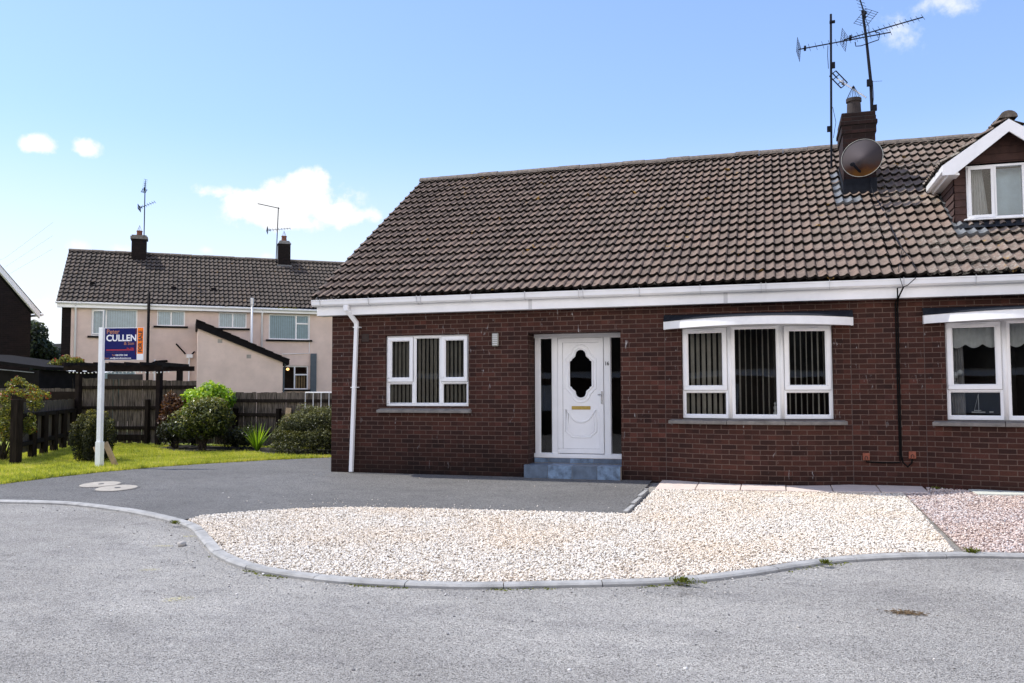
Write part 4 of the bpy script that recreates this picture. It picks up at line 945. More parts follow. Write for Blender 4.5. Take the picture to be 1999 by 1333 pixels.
tile_roof('lead_dressing', EAVE, (1, 0, 0), UP, 9.42, SLEN, TW, TG, 0.044, 'lead', ch, keep_lead, amp=1.05, lift=0.007, seed=9)
# chimney brick coordinates are metres already (box uv)

# --- neighbouring half
nb = thing('neighbouring_bungalow', 'attached brick bungalow on the right with tiled dormer and white valance behind its bow window', 'house', (12.5, 0, 0))
NX1 = 15.6; NB = (9.575, 12.305); DX = NB[0] - BAY[0]
nbp = arc(*NB, 0.30); w = MB()
wall_strip(w, [(SPLIT, 0), (NB[0], 0)], -0.15, WT, [], 0.03)
wall_strip(w, nbp, -0.15, 2.425, [(arc_u(nbp, wb0 + DX), arc_u(nbp, wb1 + DX), 0.965, 2.40, 0.12)], 0.0)
wall_strip(w, [(NB[0], 0), (NB[1], 0)], 2.425, WT, [], 0.0)
wall_strip(w, [(NB[1], 0), (NX1, 0)], -0.15, WT, [(0.9, 2.4, 0.0, 2.3, 0.12)], 0.05)
wall_strip(w, [(NX1, 0), (NX1, 9.3)], -0.15, WT); wall_strip(w, [(NX1, 9.3), (SPLIT, 9.3)], -0.15, WT)
w.build('brick_wall', 'house_brick', nb, fixn=False)
m = MB(); m.box(NB[0] - 0.004, NB[0] + 0.004, -0.003, 0.004, -0.05, 2.73); m.build('wall_joint', 'joint_mortar', nb)
m = MB(); m.box(13.2, 14.75, 0.10, 0.14, 0, 2.3); m.build('porch_door', 'white_plastic', nb)
DXL, DXR, DFY = 10.25, 11.69, 1.15
def keep_b(x, s):
    X = SPLIT + x; yy = EAVE[1] + s * math.cos(PITCH); return not (DXL - 0.02 < X < DXR + 0.02 and DFY + 0.02 < yy < 3.0)
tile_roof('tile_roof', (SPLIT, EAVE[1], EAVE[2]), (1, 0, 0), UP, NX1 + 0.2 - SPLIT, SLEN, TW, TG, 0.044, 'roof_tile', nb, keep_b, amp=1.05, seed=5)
m = MB()
rz = lambda y: roof_z(y) - 0.03
for (xa, xb, ya, yb) in ((SPLIT, DXL, -0.2, 4.62), (DXR, NX1 + 0.2, -0.2, 4.62), (DXL, DXR, -0.2, DFY), (DXL, DXR, 3.0, 4.62)): m.add([(xa, ya, rz(ya)), (xb, ya, rz(ya)), (xb, yb, rz(yb)), (xa, yb, rz(yb))], [(0, 1, 2, 3)])
m.add([(SPLIT, 9.6, 3.0), (NX1 + .2, 9.6, 3.0), (NX1 + .2, 4.62, roof_z(4.62) - 0.01), (SPLIT, 4.62, roof_z(4.62) - 0.01)], [(0, 1, 2, 3)]); m.build('rear_roof', 'roof_felt', nb, fixn=False)
ridge('ridge_tiles', (SPLIT, 4.62, roof_z(4.62) + 0.03), (NX1 + 0.2, 4.62, roof_z(4.62) + 0.03), 0.13, 'ridge_tile', nb)
eaves(nb, SPLIT + 0.001, NX1 + 0.2, False)
bo = bow(nb, DX, 'valance')
for i, (fr, xf_, ln) in enumerate(bo):
    m = MB(xf_); n = 40; vs = []
    for k in range(n + 1):
        x = 0.06 + (ln - 0.11) * k / n; yy = 0.085 + 0.012 * math.sin(k * 1.1); zz = 2.02 + 0.055 * abs(math.sin(k / n * math.pi * 3)) * -1 + 0.04; vs += [(x, yy, zz), (x, yy * 0.98, 2.16 if False else 2.36)]
    m.add(vs, [(2 * k, 2 * k + 2, 2 * k + 3, 2 * k + 1) for k in range(n)]); m.build('valance', 'valance_cloth', fr, fixn=False)
m = MB(bo[0][1]); vs = []; n = 36
for k in range(n + 1):
    x = 0.03 + 0.23 * k / n; yy = 0.20 + 0.022 * math.sin(k * 1.15); vs += [(x, yy, 1.0), (x * 0.92, yy, 2.3)]
m.add(vs, [(2 * k, 2 * k + 2, 2 * k + 3, 2 * k + 1) for k in range(n)]); m.build('curtain', 'curtain_cloth', bo[0][0], fixn=False)
m = MB(bo[0][1])
for (x, r_, z) in ((0.12, 0.055, 1.62), (0.2, 0.042, 1.66)):
    m.lathe([(r_ * 0.2, z - r_), (r_ * 0.8, z - r_ * 0.6), (r_, z), (r_ * 0.7, z + r_ * 0.7), (r_ * 0.15, z + r_)], (x, 0.12, 0), 12)
m.lathe([(0.06, 1.49), (0.06, 1.50), (0.01, 1.52), (0.01, 1.6)], (0.13, 0.12, 0), 12); m.build('window_ornament', 'valance_cloth', bo[0][0], smooth=True)
m = MB(bo[0][1]); m.box(0.33, 0.50, 0.10, 0.14, 1.085, 1.10); m.box(0.36, 0.45, 0.10, 0.13, 1.112, 1.122); m.tube([(0.42, 0.12, 1.1), (0.42, 0.12, 1.35)], 0.004, 6); m.tube([(0.36, 0.12, 1.1), (0.42, 0.12, 1.35)], 0.002, 6); m.box(0.55, 0.60, 0.10, 0.14, 1.09, 1.105); m.build('model_boat', 'valance_cloth', bo[0][0])
# dormer (a part of the neighbouring house, itself with parts)
AX = (DXL + DXR) / 2; DEZ = 4.80; DPITCH = 0.70
def apex(x): return DEZ + 0.06 + (0.98 - abs(x - AX)) * DPITCH
m = MB(); fz = roof_z(DFY) - 0.06
m.add([(DXL, DFY, fz), (10.42, DFY, fz), (10.42, DFY, 4.93), (DXL, DFY, 4.93)], [(0, 1, 2, 3)]); m.add([(11.52, DFY, fz), (DXR, DFY, fz), (DXR, DFY, 4.93), (11.52, DFY, 4.93)], [(0, 1, 2, 3)])
m.add([(10.42, DFY, fz), (11.52, DFY, fz), (11.52, DFY, 4.05), (10.42, DFY, 4.05)], [(0, 1, 2, 3)])
m.add([(DXL, DFY, 4.93), (DXR, DFY, 4.93), (DXR, DFY, 5.02), (AX, DFY, 5.50), (DXL, DFY, 5.02)], [(0, 1, 2, 3, 4)])
yb = 2.9
for x in (DXL, DXR): m.add([(x, DFY, fz), (x, yb, roof_z(yb) - 0.06), (x, yb, 5.02), (x, DFY, 5.02)], [(0, 1, 2, 3)])
dm = m.build('dormer', 'hung_tile', nb, fixn=False)
# courses of hung tiles
m = MB(); z = 3.92; k = 0
while z < 5.5:
    half = min(0.72, (5.50 - z) / 0.70 - 0.02); z1 = z + 0.118
    def strip(a, b):
        t = a; 
        while t < b - 0.01:
            e_ = min(t + 0.165, b); j = random.uniform(0, 0.004)
            m.add([(t + .001, DFY - 0.020 - j, z), (e_ - .001, DFY - 0.020 - j, z), (e_ - .001, DFY - 0.004, z1), (t + .001, DFY - 0.004, z1), (t + .001, DFY - 0.001, z), (e_ - .001, DFY - 0.001, z)], [(0, 1, 2, 3), (0, 4, 5, 1)]); t = e_
    if half > 0.05:
        if z1 <= 4.06: strip(AX - half, AX + half)
        elif z < 4.90:
            strip(AX - half, 10.42); strip(11.52, AX + half)
        else: strip(AX - half, AX + half)
    for x, sg in ((DXL, -1), (DXR, 1)):
        ya = DFY - 0.02
        if z < 4.95:
            yend = max(ya + 0.02, (z - EAVE[2]) / 0.651 + EAVE[1] + 0.25)
            t = ya
            while t < yend - 0.01:
                e_ = min(t + 0.165, yend); m.add([(x + sg * 0.022, t + .001, z), (x + sg * 0.022, e_ - .001, z), (x + sg * 0.005, e_ - .001, z1), (x + sg * 0.005, t + .001, z1), (x, t + .001, z), (x, e_ - .001, z)], [(0, 1, 2, 3), (0, 4, 5, 1)]); t = e_
    z += 0.115; k += 1
m.build('hung_tiles', 'hung_tile', dm, fixn=False)
xf = frame_xf((10.42, DFY - 0.02), (11.52, DFY - 0.02))
def dormer_window():
    m = MB(xf); rect_ring(m, 0, 1.1, 4.06, 4.90, 0.035, 0, 0.07); m.box(0.375, 0.42, 0.001, 0.069, 4.095, 4.865); m.box(0.775, 0.82, 0.001, 0.069, 4.095, 4.865)
    m.box(-0.05, 1.15, -0.07, 0.05, 4.035, 4.058)
    fr = m.build('dormer_window', 'white_plastic', dm, bevel=0.003)
    m = MB(xf); rect_ring(m, 0.02, 0.385, 4.075, 4.88, 0.045, -0.02, 0.0005); m.build('dormer_sash', 'white_plastic', dm, bevel=0.004)
    for a, b, y in ((0.06, 0.345, -0.004), (0.42, 0.775, 0.02), (0.82, 1.065, 0.02)):
        g = MB(xf); g.add([(a, y, 4.095), (b, y, 4.095), (b, y, 4.865), (a, y, 4.865)], [(0, 1, 2, 3)]); g.build('dormer_pane', 'window_glass', dm, fixn=False)
    g = MB(xf); vs = []; n = 30
    for k in range(n + 1):
        t = k / n; vs += [(0.05 + 0.30 * t, 0.16 + 0.02 * math.sin(k * 1.3), 4.0), (0.10 + 0.16 * t, 0.16 + 0.015 * math.sin(k * 1.3), 4.86)]
    g.add(vs, [(2 * k, 2 * k + 2, 2 * k + 3, 2 * k + 1) for k in range(n)]); g.build('dormer_curtain', 'valance_cloth', dm, fixn=False)
    g = MB(xf); g.add([(0.4, 0.25, 4.0), (1.08, 0.25, 4.0), (1.08, 0.25, 4.88), (0.4, 0.25, 4.88)], [(0, 1, 2, 3)]); g.build('dormer_blind', 'pale_blind', dm, fixn=False)
    g = MB(xf); g.box(-0.1, 1.2, 0.08, 1.6, 3.9, 3.95); g.box(-0.1, 1.2, 1.55, 1.6, 3.95, 5.0); g.build('dormer_room', 'room_dark', dm)
dormer_window()
# dormer roof: two tiled slopes, bargeboards, gutter returns
dl = 1.22 / math.cos(math.atan(DPITCH)); bY = 0.85; ez = 4.875; ex = 10.04
ang = math.atan(DPITCH); run = AX - ex; sl_ = run / math.cos(ang); ridge_z = ez + run * DPITCH
ridge_yb = (ridge_z - EAVE[2]) / 0.651 + EAVE[1] + 0.1
def keep_d(x, s):
    # only where the dormer roof lies above the main roof
    yy = bY + (3.0 - x) if False else bY + x
    return True
for sgn, nm in ((-1, 'dormer_roof'), (1, 'dormer_roof')):
    upd = (-sgn * math.cos(ang), 0, math.sin(ang)); ox = AX + sgn * run
    L = ridge_yb - bY
    if sgn < 0: o_, xd = (ox, ridge_yb, ez), (0, -1, 0)
    else: o_, xd = (ox, bY, ez), (0, 1, 0)
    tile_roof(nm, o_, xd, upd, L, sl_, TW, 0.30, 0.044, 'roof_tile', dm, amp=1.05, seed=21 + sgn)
    m = MB(); a = (AX + sgn * run, bY + 0.01, ez - 0.02); b = (AX, bY + 0.01, ridge_z - 0.02)
    m.add([(AX + sgn * (run - 0.0), bY, ez - 0.16), (AX + sgn * (run - 0.0), bY, ez - 0.005), (AX, bY, ridge_z - 0.01), (AX, bY, ridge_z - 0.20), (AX + sgn * (run - 0.16), bY, ez - 0.16)], [(0, 1, 2, 3, 4)] if sgn < 0 else [(4, 3, 2, 1, 0)])
    bb = m.build('dormer_bargeboard', 'white_fascia', dm, fixn=False)
    sm = bb.modifiers.new('thick', 'SOLIDIFY'); sm.thickness = 0.03; sm.offset = 0
    m = MB(); m.add([(AX + sgn * run, bY, ez - 0.02), (AX, bY, ridge_z - 0.02), (AX, ridge_yb, ridge_z - 0.02), (AX + sgn * run, ridge_yb - 0.9, ez - 0.02)], [(0, 1, 2, 3)]); m.build('dormer_felt', 'roof_felt', dm, fixn=False)
    m = MB(); xo = AX + sgn * run; ye = (ez - 0.1 - EAVE[2]) / 0.651 + EAVE[1]
    pr = [(0.0, 0.0), (0.0, -0.09), (-sgn * 0.03, -0.12), (-sgn * 0.08, -0.12), (-sgn * 0.09, -0.16), (-sgn * 0.24, -0.16), (-sgn * 0.24, -0.14), (-sgn * 0.10, -0.0)]
    n = len(pr); m.add([(xo + x, bY + 0.02, ez + z) for x, z in pr] + [(xo + x, ye, ez + z) for x, z in pr], [(i, (i + 1) % n, (i + 1) % n + n, i + n) for i in range(n)] + [tuple(range(n)), tuple(range(2 * n - 1, n - 1, -1))]); m.build('dormer_gutter', 'white_plastic', dm)
ridge('dormer_ridge', (AX, bY - 0.02, ridge_z + 0.05), (AX, ridge_yb, ridge_z + 0.05), 0.13, 'ridge_tile', dm)
# lead soakers along the dormer cheek and sill
dc0 = int((DXL - SPLIT) / TW); 
def keep_soak(x, s):
    X = SPLIT + x; yy = EAVE[1] + s * math.cos(PITCH); c = int(x / TW)
    return (c == dc0 and DFY - 0.15 < yy < 2.4) or (DFY - 0.30 < yy < DFY - 0.02 and DXL - 0.1 < X < DXR and c <= dc0 + 2)
tile_roof('lead_dressing', (SPLIT, EAVE[1], EAVE[2]), (1, 0, 0), UP, NX1 + 0.2 - SPLIT, SLEN, TW, TG, 0.044, 'lead', dm, keep_soak, amp=1.05, lift=0.007, seed=5)
m = MB(); m.add([(DXL, DFY - 0.25, roof_z(DFY - 0.25) + 0.075), (DXR, DFY - 0.25, roof_z(DFY - 0.25) + 0.075), (DXR, DFY, 4.03), (DXL, DFY, 4.03)], [(0, 1, 2, 3)]); m.build('lead_apron', 'dark_lead', dm, fixn=False)

# ------------------------------------------------------------------ things fixed on the house
dn = Vector((-0.26, -0.95, 0.13)).normalized(); dish = thing('satellite_dish', 'weathered grey satellite dish with rust stains on the chimney front', 'satellite dish', (9.02, 2.2, 5.35))
q = dn.to_track_quat('Z', 'Y').to_matrix().to_4x4(); dc = Vector((9.02, 2.02, 5.345))
m = MB(); rad = 0.335; prof = [(rad * k / 12, 0.10 * (k / 12) ** 2) for k in range(13)]; prof[0] = (0.004, 0)
m.lathe(prof, dc, 40, q @ Matrix.Diagonal((1, 1.0, 1, 1))); dd = m.build('reflector', 'dish_paint', dish, smooth=True)
bpy.context.view_layer.update()
m = MB(); ringp = [dc + (q @ Vector((rad * math.cos(t), rad * math.sin(t), 0.10))) for t in np.linspace(0, 2 * math.pi, 40, endpoint=False)]
m.tube(ringp, 0.005, 6, closed=True); m.build('rim', 'lamp_grey', dish, smooth=True)
bot = dc + Vector((0.02, 0.0, -0.29)); lnb = dc + dn * 0.34 + Vector((-0.12, 0, -0.17))
m = MB(); m.bar(bot, lnb, 0.03, 0.03); m.build('arm', 'aerial_metal', dish)
m = MB(); m.tube([lnb + Vector((0, 0, -0.02)), lnb - dn * 0.09 + Vector((0, 0, 0.02))], 0.032, 10); m.build('receiver_head', 'aerial_metal', dish)
m = MB(); m.tube([dc - dn * 0.01, (9.02, 2.30, 5.30), (9.02, 2.425, 5.28)], 0.022, 8); m.box(8.94, 9.10, 2.405, 2.428, 5.16, 5.40); m.build('wall_bracket', 'aerial_metal', dish)

def yagi(t, a, b, n, el, refl, ang=0.0, mat='aerial_metal', name='boom', er=0.004, grid=True):
    a = Vector(a); b = Vector(b); d = (b - a).normalized(); side = d.cross(Vector((0, 0, 1))).normalized(); up = side.cross(d)
    m_ = Matrix.Rotation(ang, 3, d); side = m_ @ side; up = m_ @ up
    m = MB(); m.bar(a, b, 0.018, 0.018); bo_ = m.build(name, mat, t)
    m = MB()
    for k in range(n):
        p = a + (b - a) * (0.12 + 0.88 * k / (n - 1)); l = el * (1 - 0.25 * k / n); m.tube([p - side * l, p + side * l], er, 5)
    if grid:
        for s_ in (-1, 1):
            c = a + up * 0.0
            for k in range(4):
                o = up * s_ * (0.03 + 0.045 * k) - d * 0.0; m.tube([c + o - side * refl, c + o + side * refl], er, 5)
            for e_ in (-0.9, 0, 0.9): m.tube([c - up * 0.17 * 1 + side * refl * e_, c + up * 0.17 + side * refl * e_], er, 5)
    pz = a + d * 0.12; m.bar(pz - up * 0.04, pz + up * 0.04, 0.04, 0.06)
    m.build('elements', mat, t); return bo_
a1 = thing('television_aerial', 'upright television aerial mast left of the chimney with one long level boom', 'aerial', (8.61, 3.72, 5.66), group='television aerials on the bungalow chimney')
m = MB(); m.tube([(8.613, 3.6, 5.62), (8.64, 3.6, 7.1), (8.669, 3.6, 8.62)], 0.021, 8); m.build('mast', 'aerial_metal', a1)
yagi(a1, (8.06, 3.42, 7.93), (9.72, 3.62, 8.14), 13, 0.11, 0.16, R(60))
m = MB(); m.box(8.55, 8.62, 3.55, 3.62, 6.33, 6.43); m.box(8.66, 8.72, 3.54, 3.6, 7.55, 7.66); m.tube([(8.60, 3.57, 8.0), (8.59, 3.56, 7.8), (8.6, 3.57, 7.55)], 0.006, 5); m.tube([(8.66, 3.58, 6.8), (8.71, 3.57, 6.5), (8.66, 3.58, 6.2)], 0.005, 5); m.box(8.64, 8.74, 3.56, 3.62, 8.44, 8.48); m.build('mast_fittings', 'aerial_metal', a1)
a2 = thing('television_aerial', 'leaning thick television aerial mast on the chimney with its boom tilted upward', 'aerial', (9.28, 2.9, 6.3), group='television aerials on the bungalow chimney')
m = MB(); m.tube([(9.285, 2.93, 5.9), (9.277, 2.9, 6.49), (9.272, 2.9, 6.98), (9.214, 2.9, 7.80), (9.16, 2.9, 8.33)], [0.028, 0.028, 0.028, 0.024, 0.022], 8); m.build('mast', 'aerial_metal', a2)
yagi(a2, (8.82, 2.75, 7.76), (10.19, 3.05, 8.13), 14, 0.10, 0.13, R(60))
yagi(a2, (9.20, 2.75, 8.12), (9.02, 3.4, 9.35), 14, 0.10, 0.14, R(20), 'aerial_metal', 'upper_boom')
m = MB(); m.tube([(9.02, 2.86, 7.74), (9.03, 2.86, 7.66), (9.12, 2.87, 7.66), (9.42, 2.88, 7.74), (9.44, 2.88, 7.86), (9.36, 2.88, 7.90)], 0.009, 6); m.box(9.20, 9.27, 2.84, 2.9, 6.9, 7.02); m.box(9.28, 9.36, 2.86, 2.93, 6.45, 6.55); m.tube([(9.19, 2.88, 8.2), (9.26, 2.87, 8.0), (9.26, 2.87, 7.85)], 0.005, 5); m.tube([(9.30, 2.88, 7.0), (9.31, 2.88, 6.7), (9.29, 2.88, 6.5)], 0.005, 5); m.tube([(9.28, 2.88, 6.98), (9.46, 2.88, 6.975)], 0.003, 5); m.build('mast_fittings', 'aerial_metal', a2)
a3 = thing('television_aerial', 'small broken aerial hanging down above the chimney pot from the left mast', 'aerial', (8.72, 3.2, 7.2), group='television aerials on the bungalow chimney')
yagi(a3, (8.735, 3.25, 7.22), (9.21, 3.15, 6.785), 16, 0.03, 0.13, R(70), 'bright_metal', 'boom', 0.005, False)
m = MB(); c = Vector((8.75, 3.25, 7.21)); u = Vector((0.62, 0, -0.78)); v = Vector((0.78, 0, 0.62)) * 0.8
for k in (-1, 0, 1): m.bar(c + u * 0.16 + v * 0.09 * k, c - u * 0.16 + v * 0.09 * k, 0.018, 0.018)
for k in (-1, -0.4, 0.4, 1): m.bar(c + u * 0.16 * k + v * 0.09, c + u * 0.16 * k - v * 0.09, 0.014, 0.014)
m.tube([c, (8.655, 3.58, 7.5)], 0.004, 5); m.build('reflector_grid', 'aerial_metal', a3)

rp = lambda x, y, l=0.075: (x, y, roof_z(y) + l)
cable = thing('aerial_cable', 'twin black aerial cables running down the roof and brick wall between the bow windows', 'cable', (9.2, 0, 0))
m = MB(); m.tube([(9.16, 2.40, 5.15), (9.18, 2.36, 4.93), rp(9.20, 2.25), rp(9.26, 1.9), rp(9.30, 1.2), rp(9.34, 0.5), rp(9.42, 0.1), rp(9.46, -0.2), (9.44, -0.32, 3.0), (9.33, -0.34, 2.90), (9.27, -0.33, 2.88)], 0.0065, 6)
m.tube([rp(9.22, 2.2), rp(9.28, 1.5), rp(9.32, 0.9), rp(9.37, 0.35), rp(9.22, -0.28), (9.25, -0.33, 2.96), (9.27, -0.335, 2.88), (9.20, -0.32, 2.87)], 0.005, 6); m.build('roof_cable', 'aerial_metal', cable)
m = MB(); m.tube([(9.20, -0.32, 2.87), (9.215, -0.20, 2.74), (9.205, -0.02, 2.68), (9.205, -0.014, 1.6), (9.21, -0.014, 0.45), (9.21, -0.014, 0.36), (8.98, -0.014, 0.352), (8.76, -0.014, 0.36), (8.75, -0.02, 0.42)], 0.010, 6)
m.tube([(9.28, -0.32, 2.88), (9.225, -0.20, 2.74), (9.235, -0.016, 2.66), (9.232, -0.016, 1.5), (9.23, -0.016, 0.46), (9.25, -0.016, 0.36), (9.31, -0.02, 0.30), (9.365, -0.02, 0.36), (9.375, -0.02, 0.45)], 0.011, 6)
m.build('wall_cable', 'cable_black', cable)
for x, z, lab in ((8.755, 0.385, 'terracotta cable box low on the brick wall, the left one'), (9.375, 0.42, 'terracotta cable box low on the brick wall, the right one')):
    t = thing('cable_box', lab, 'cable box', (x, 0, z), group='terracotta cable boxes')
    m = MB(); m.box(x - 0.048, x + 0.048, -0.035, 0, z, z + 0.105); m.build('cover', 'terracotta_box', t, bevel=0.006)
    m = MB(); m.tube([(x - 0.018, -0.037, z + 0.01), (x - 0.018, -0.037, z + 0.045), (x, -0.037, z + 0.062), (x + 0.018, -0.037, z + 0.045), (x + 0.018, -0.037, z + 0.01)], 0.006, 6); m.build('arch_mark', 'hung_tile', t)

# ------------------------------------------------------------------ for sale board
sg = thing('estate_agent_board', 'white post with navy and orange FOR SALE board at the lawn edge', 'sign', (-4.78, -0.2, gz(0, -0.2)))
m = MB(); m.box(-4.83, -4.735, -0.26, -0.18, -0.02, 2.635); m.build('post', 'sign_post_paint', sg, bevel=0.004)
m = MB(); m.box(-4.835, -4.72, -0.275, -0.172, -0.02, 0.47); m.build('sleeve', 'sign_post_paint', sg)
m = MB(); m.bar((-4.99, -0.10, 0.36), (-4.80, -0.12, 0.02), 0.09, 0.03); m.bar((-4.80, -0.06, 0.44), (-4.56, -0.04, 0.0), 0.03, 0.11, up=(1, 0, 0)); m.build('brace', 'pale_timber', sg)
sa, sb = (-4.73, -0.222), (-3.955, -0.07); xf = frame_xf(sa, sb); W = math.hypot(sb[0] - sa[0], sb[1] - sa[1]); Z0, Z1 = 2.015, 2.635
m = MB(xf); m.box(0, W, 0, 0.012, Z0, Z1); bd = m.build('board', 'sign_white', sg)
m = MB(xf); m.box(0.012, W - 0.135, -0.003, -0.0005, Z0 + 0.006, Z1 - 0.012); m.build('navy_panel', 'sign_navy', bd)
m = MB(xf); m.box(W - 0.163, W - 0.136, -0.0042, -0.0035, Z0 + 0.10, Z1 - 0.012); m.build('maroon_stripe', 'sign_maroon', bd)
m = MB(xf); m.box(W - 0.122, W - 0.008, -0.003, -0.0005, Z0 + 0.118, Z1 - 0.006); m.build('orange_panel', 'sign_orange', bd)
m = MB(xf); m.box(W - 0.122, W - 0.018, -0.003, -0.0005, Z0 + 0.008, Z0 + 0.110); m.build('pale_panel', 'sign_white', bd)
m = MB(xf); m.box(0.05, W - 0.19, -0.005, -0.0035, Z0 + 0.186, Z0 + 0.200); m.build('red_rule', 'sign_red', bd)
T = lambda x, z, rot=0: xf @ Matrix.Translation((x, -0.004, z)) @ STAND @ Matrix.Rotation(rot, 4, 'Z')
text('lettering', 'Peter', 0.118, T(0.045, Z0 + 0.505), 'sign_tan', bd, 'LEFT', 0.002, 1.0)
text('lettering', 'CULLEN', 0.170, T(0.040, Z0 + 0.365), 'sign_white', bd, 'LEFT', 0.0045, 0.98)
text('lettering', '& Son', 0.085, T(W - 0.185, Z0 + 0.290), 'sign_tan', bd, 'RIGHT', 0.001)
text('lettering', 'Est. 1966', 0.038, T(W - 0.19, Z0 + 0.210), 'sign_red', bd, 'RIGHT', 0.0005)
text('lettering', 'ESTATE AGENTS, AUCTIONEERS & VALUERS', 0.030, T(0.05, Z0 + 0.145), 'sign_dim', bd, 'LEFT', 0.0, 0.80)
text('lettering', 'Tel:', 0.044, T(0.165, Z0 + 0.080), 'sign_tan', bd, 'LEFT', 0.001)
text('lettering', '028 3752 1340', 0.044, T(0.235, Z0 + 0.080), 'sign_white', bd, 'LEFT', 0.001, 0.9)
text('lettering', 'Email:', 0.040, T(0.018, Z0 + 0.025), 'sign_tan', bd, 'LEFT', 0.0005, 0.9)
text('lettering', 'sales@petercullenandson.com', 0.040, T(0.125, Z0 + 0.025), 'sign_white', bd, 'LEFT', 0.0008, 0.86)
text('lettering', 'FOR SALE', 0.105, T(W - 0.028, Z0 + 0.145, R(90)), 'number_black', bd, 'LEFT', 0.004, 0.92)

# ------------------------------------------------------------------ fences
def board_fence(mb, a, b, z0, z1a, z1b, bw=0.10, gap=0.012, th=0.018, seed=1, toothed=0.012):
    rg = random.Random(seed); a = Vector((a[0], a[1], 0)); b = Vector((b[0], b[1], 0)); L = (b - a).length; d = (b - a).normalized(); n = Vector((-d.y, d.x, 0)); s = 0
    while s < L - 0.02:
        w_ = min(bw * rg.uniform(0.9, 1.1), L - s); p = a + d * s; q = a + d * (s + w_); t = (s + w_ / 2) / L
        top = z1a + (z1b - z1a) * t + rg.uniform(-toothed, toothed); lean = rg.uniform(-0.006, 0.006); o = n * rg.uniform(0, 0.006)
        vs = [p + o, q + o, q + o + n * th, p + o + n * th]; gzz = z0 + rg.uniform(-0.01, 0.01)
        mb.add([(v_.x, v_.y, gzz) for v_ in vs] + [(v_.x + d.x * lean, v_.y + d.y * lean, top) for v_ in vs], [(0, 3, 2, 1), (4, 5, 6, 7), (0, 1, 5, 4), (1, 2, 6, 5), (2, 3, 7, 6), (3, 0, 4, 7)])
        s += w_ + gap * rg.uniform(0.3, 1.8)
FA, FB = (-6.84, -0.16), (-10.05, 4.85)
fs_ = thing('side_fence', 'low dark timber fence with square posts dividing the lawns', 'fence', (-8.2, 2, 0))
m = MB(); board_fence(m, (-6.98, -0.12), (-10.15, 4.85), 0.16, 1.20, 1.22, 0.095, 0.006, seed=4); m.build('boards', 'shaded_timber', fs_)
m = MB()
for z in (0.93, 0.35): m.bar((-6.9, -0.13, z), (-10.1, 4.86, z), 0.05, 0.09)
m.build('rail', 'old_timber', fs_)
for x, y, h_, w_ in ((-6.81, -0.20, 1.27, 0.16), (-7.62, 0.98, 0.96, 0.13), (-8.15, 1.80, 0.96, 0.13), (-8.68, 2.62, 0.97, 0.13), (-9.2, 3.42, 0.98, 0.13), (-9.72, 4.22, 0.98, 0.13)):
    m = MB(); m.box(x - w_ / 2, x + w_ / 2, y - w_ / 2, y + w_ / 2, -0.05, h_); m.build('post', 'old_timber', fs_, bevel=0.006)
fb = thing('tall_fence', 'tall weathered grey timber board fence across the back under the pergola', 'fence', (-8.8, 5.3, 0))
m = MB(); board_fence(m, (-10.25, 5.0), (-7.0, 5.55), 0.06, 1.77, 1.68, 0.125, 0.014, seed=8); m.build('boards', 'grey_timber', fb)
m = MB()
for z in (1.52, 0.98, 0.45): m.bar((-10.25, 4.97, z), (-7.0, 5.52, z), 0.045, 0.085)
m.bar((-9.3, 5.1, 0.20), (-8.2, 5.29, 0.20), 0.03, 0.16); m.build('rail', 'old_timber', fb)
for x, y in ((-8.27, 5.26), (-10.2, 4.95), (-7.0, 5.50)):
    m = MB(); m.box(x - 0.05, x + 0.05, y - 0.05, y + 0.05, -0.05, 1.2); m.build('post', 'old_timber', fb)
fc = thing('rear_fence', 'lower mossy timber board fence behind the shrubs, running to the house', 'fence', (-4, 5.0, 0))
RA, RB = (-6.98, 5.5), (-0.9, 4.75)
m = MB(); board_fence(m, RA, RB, 0.05, 1.385, 1.36, 0.125, 0.012, seed=12); m.build('boards', 'grey_timber', fc)
m = MB()
for z in (1.17, 0.82, 0.35): m.bar((RA[0], RA[1] - 0.03, z), (RB[0], RB[1] - 0.03, z), 0.045, 0.08)
m.build('rail', 'old_timber', fc)
for x in (-5.6, -4.25, -2.8, -1.3):
    y = RA[1] + (RB[1] - RA[1]) * (x - RA[0]) / (RB[0] - RA[0]) - 0.06; m = MB(); m.box(x - 0.05, x + 0.05, y - 0.05, y + 0.05, -0.05, 0.98); m.build('post', 'old_timber', fc)
m = MB(); m.bar((-3.93, 4.95, 0.45), (-3.90, 5.0, 1.0), 0.15, 0.03, up=(0, 1, 0)); tag(m.build('loose_plank', 'pale_timber'), 'pale new plank leaning against the rear fence behind the spiky plant', 'plank')
wl_ = thing('white_railing', 'low white metal railing on the rear fence by the house corner', 'railing', (-3, 4.9, 1.1))
m = MB(); m.tube([(-3.33, 4.80, 0.95), (-3.33, 4.80, 1.375), (-1.6, 5.0, 1.375)], 0.016, 8)
for k in range(9): m.tube([(-3.33 + 0.2 * k, 4.80 + 0.023 * k, 1.0), (-3.33 + 0.2 * k, 4.80 + 0.023 * k, 1.375)], 0.012, 6)
m.build('rails', 'white_plastic', wl_)
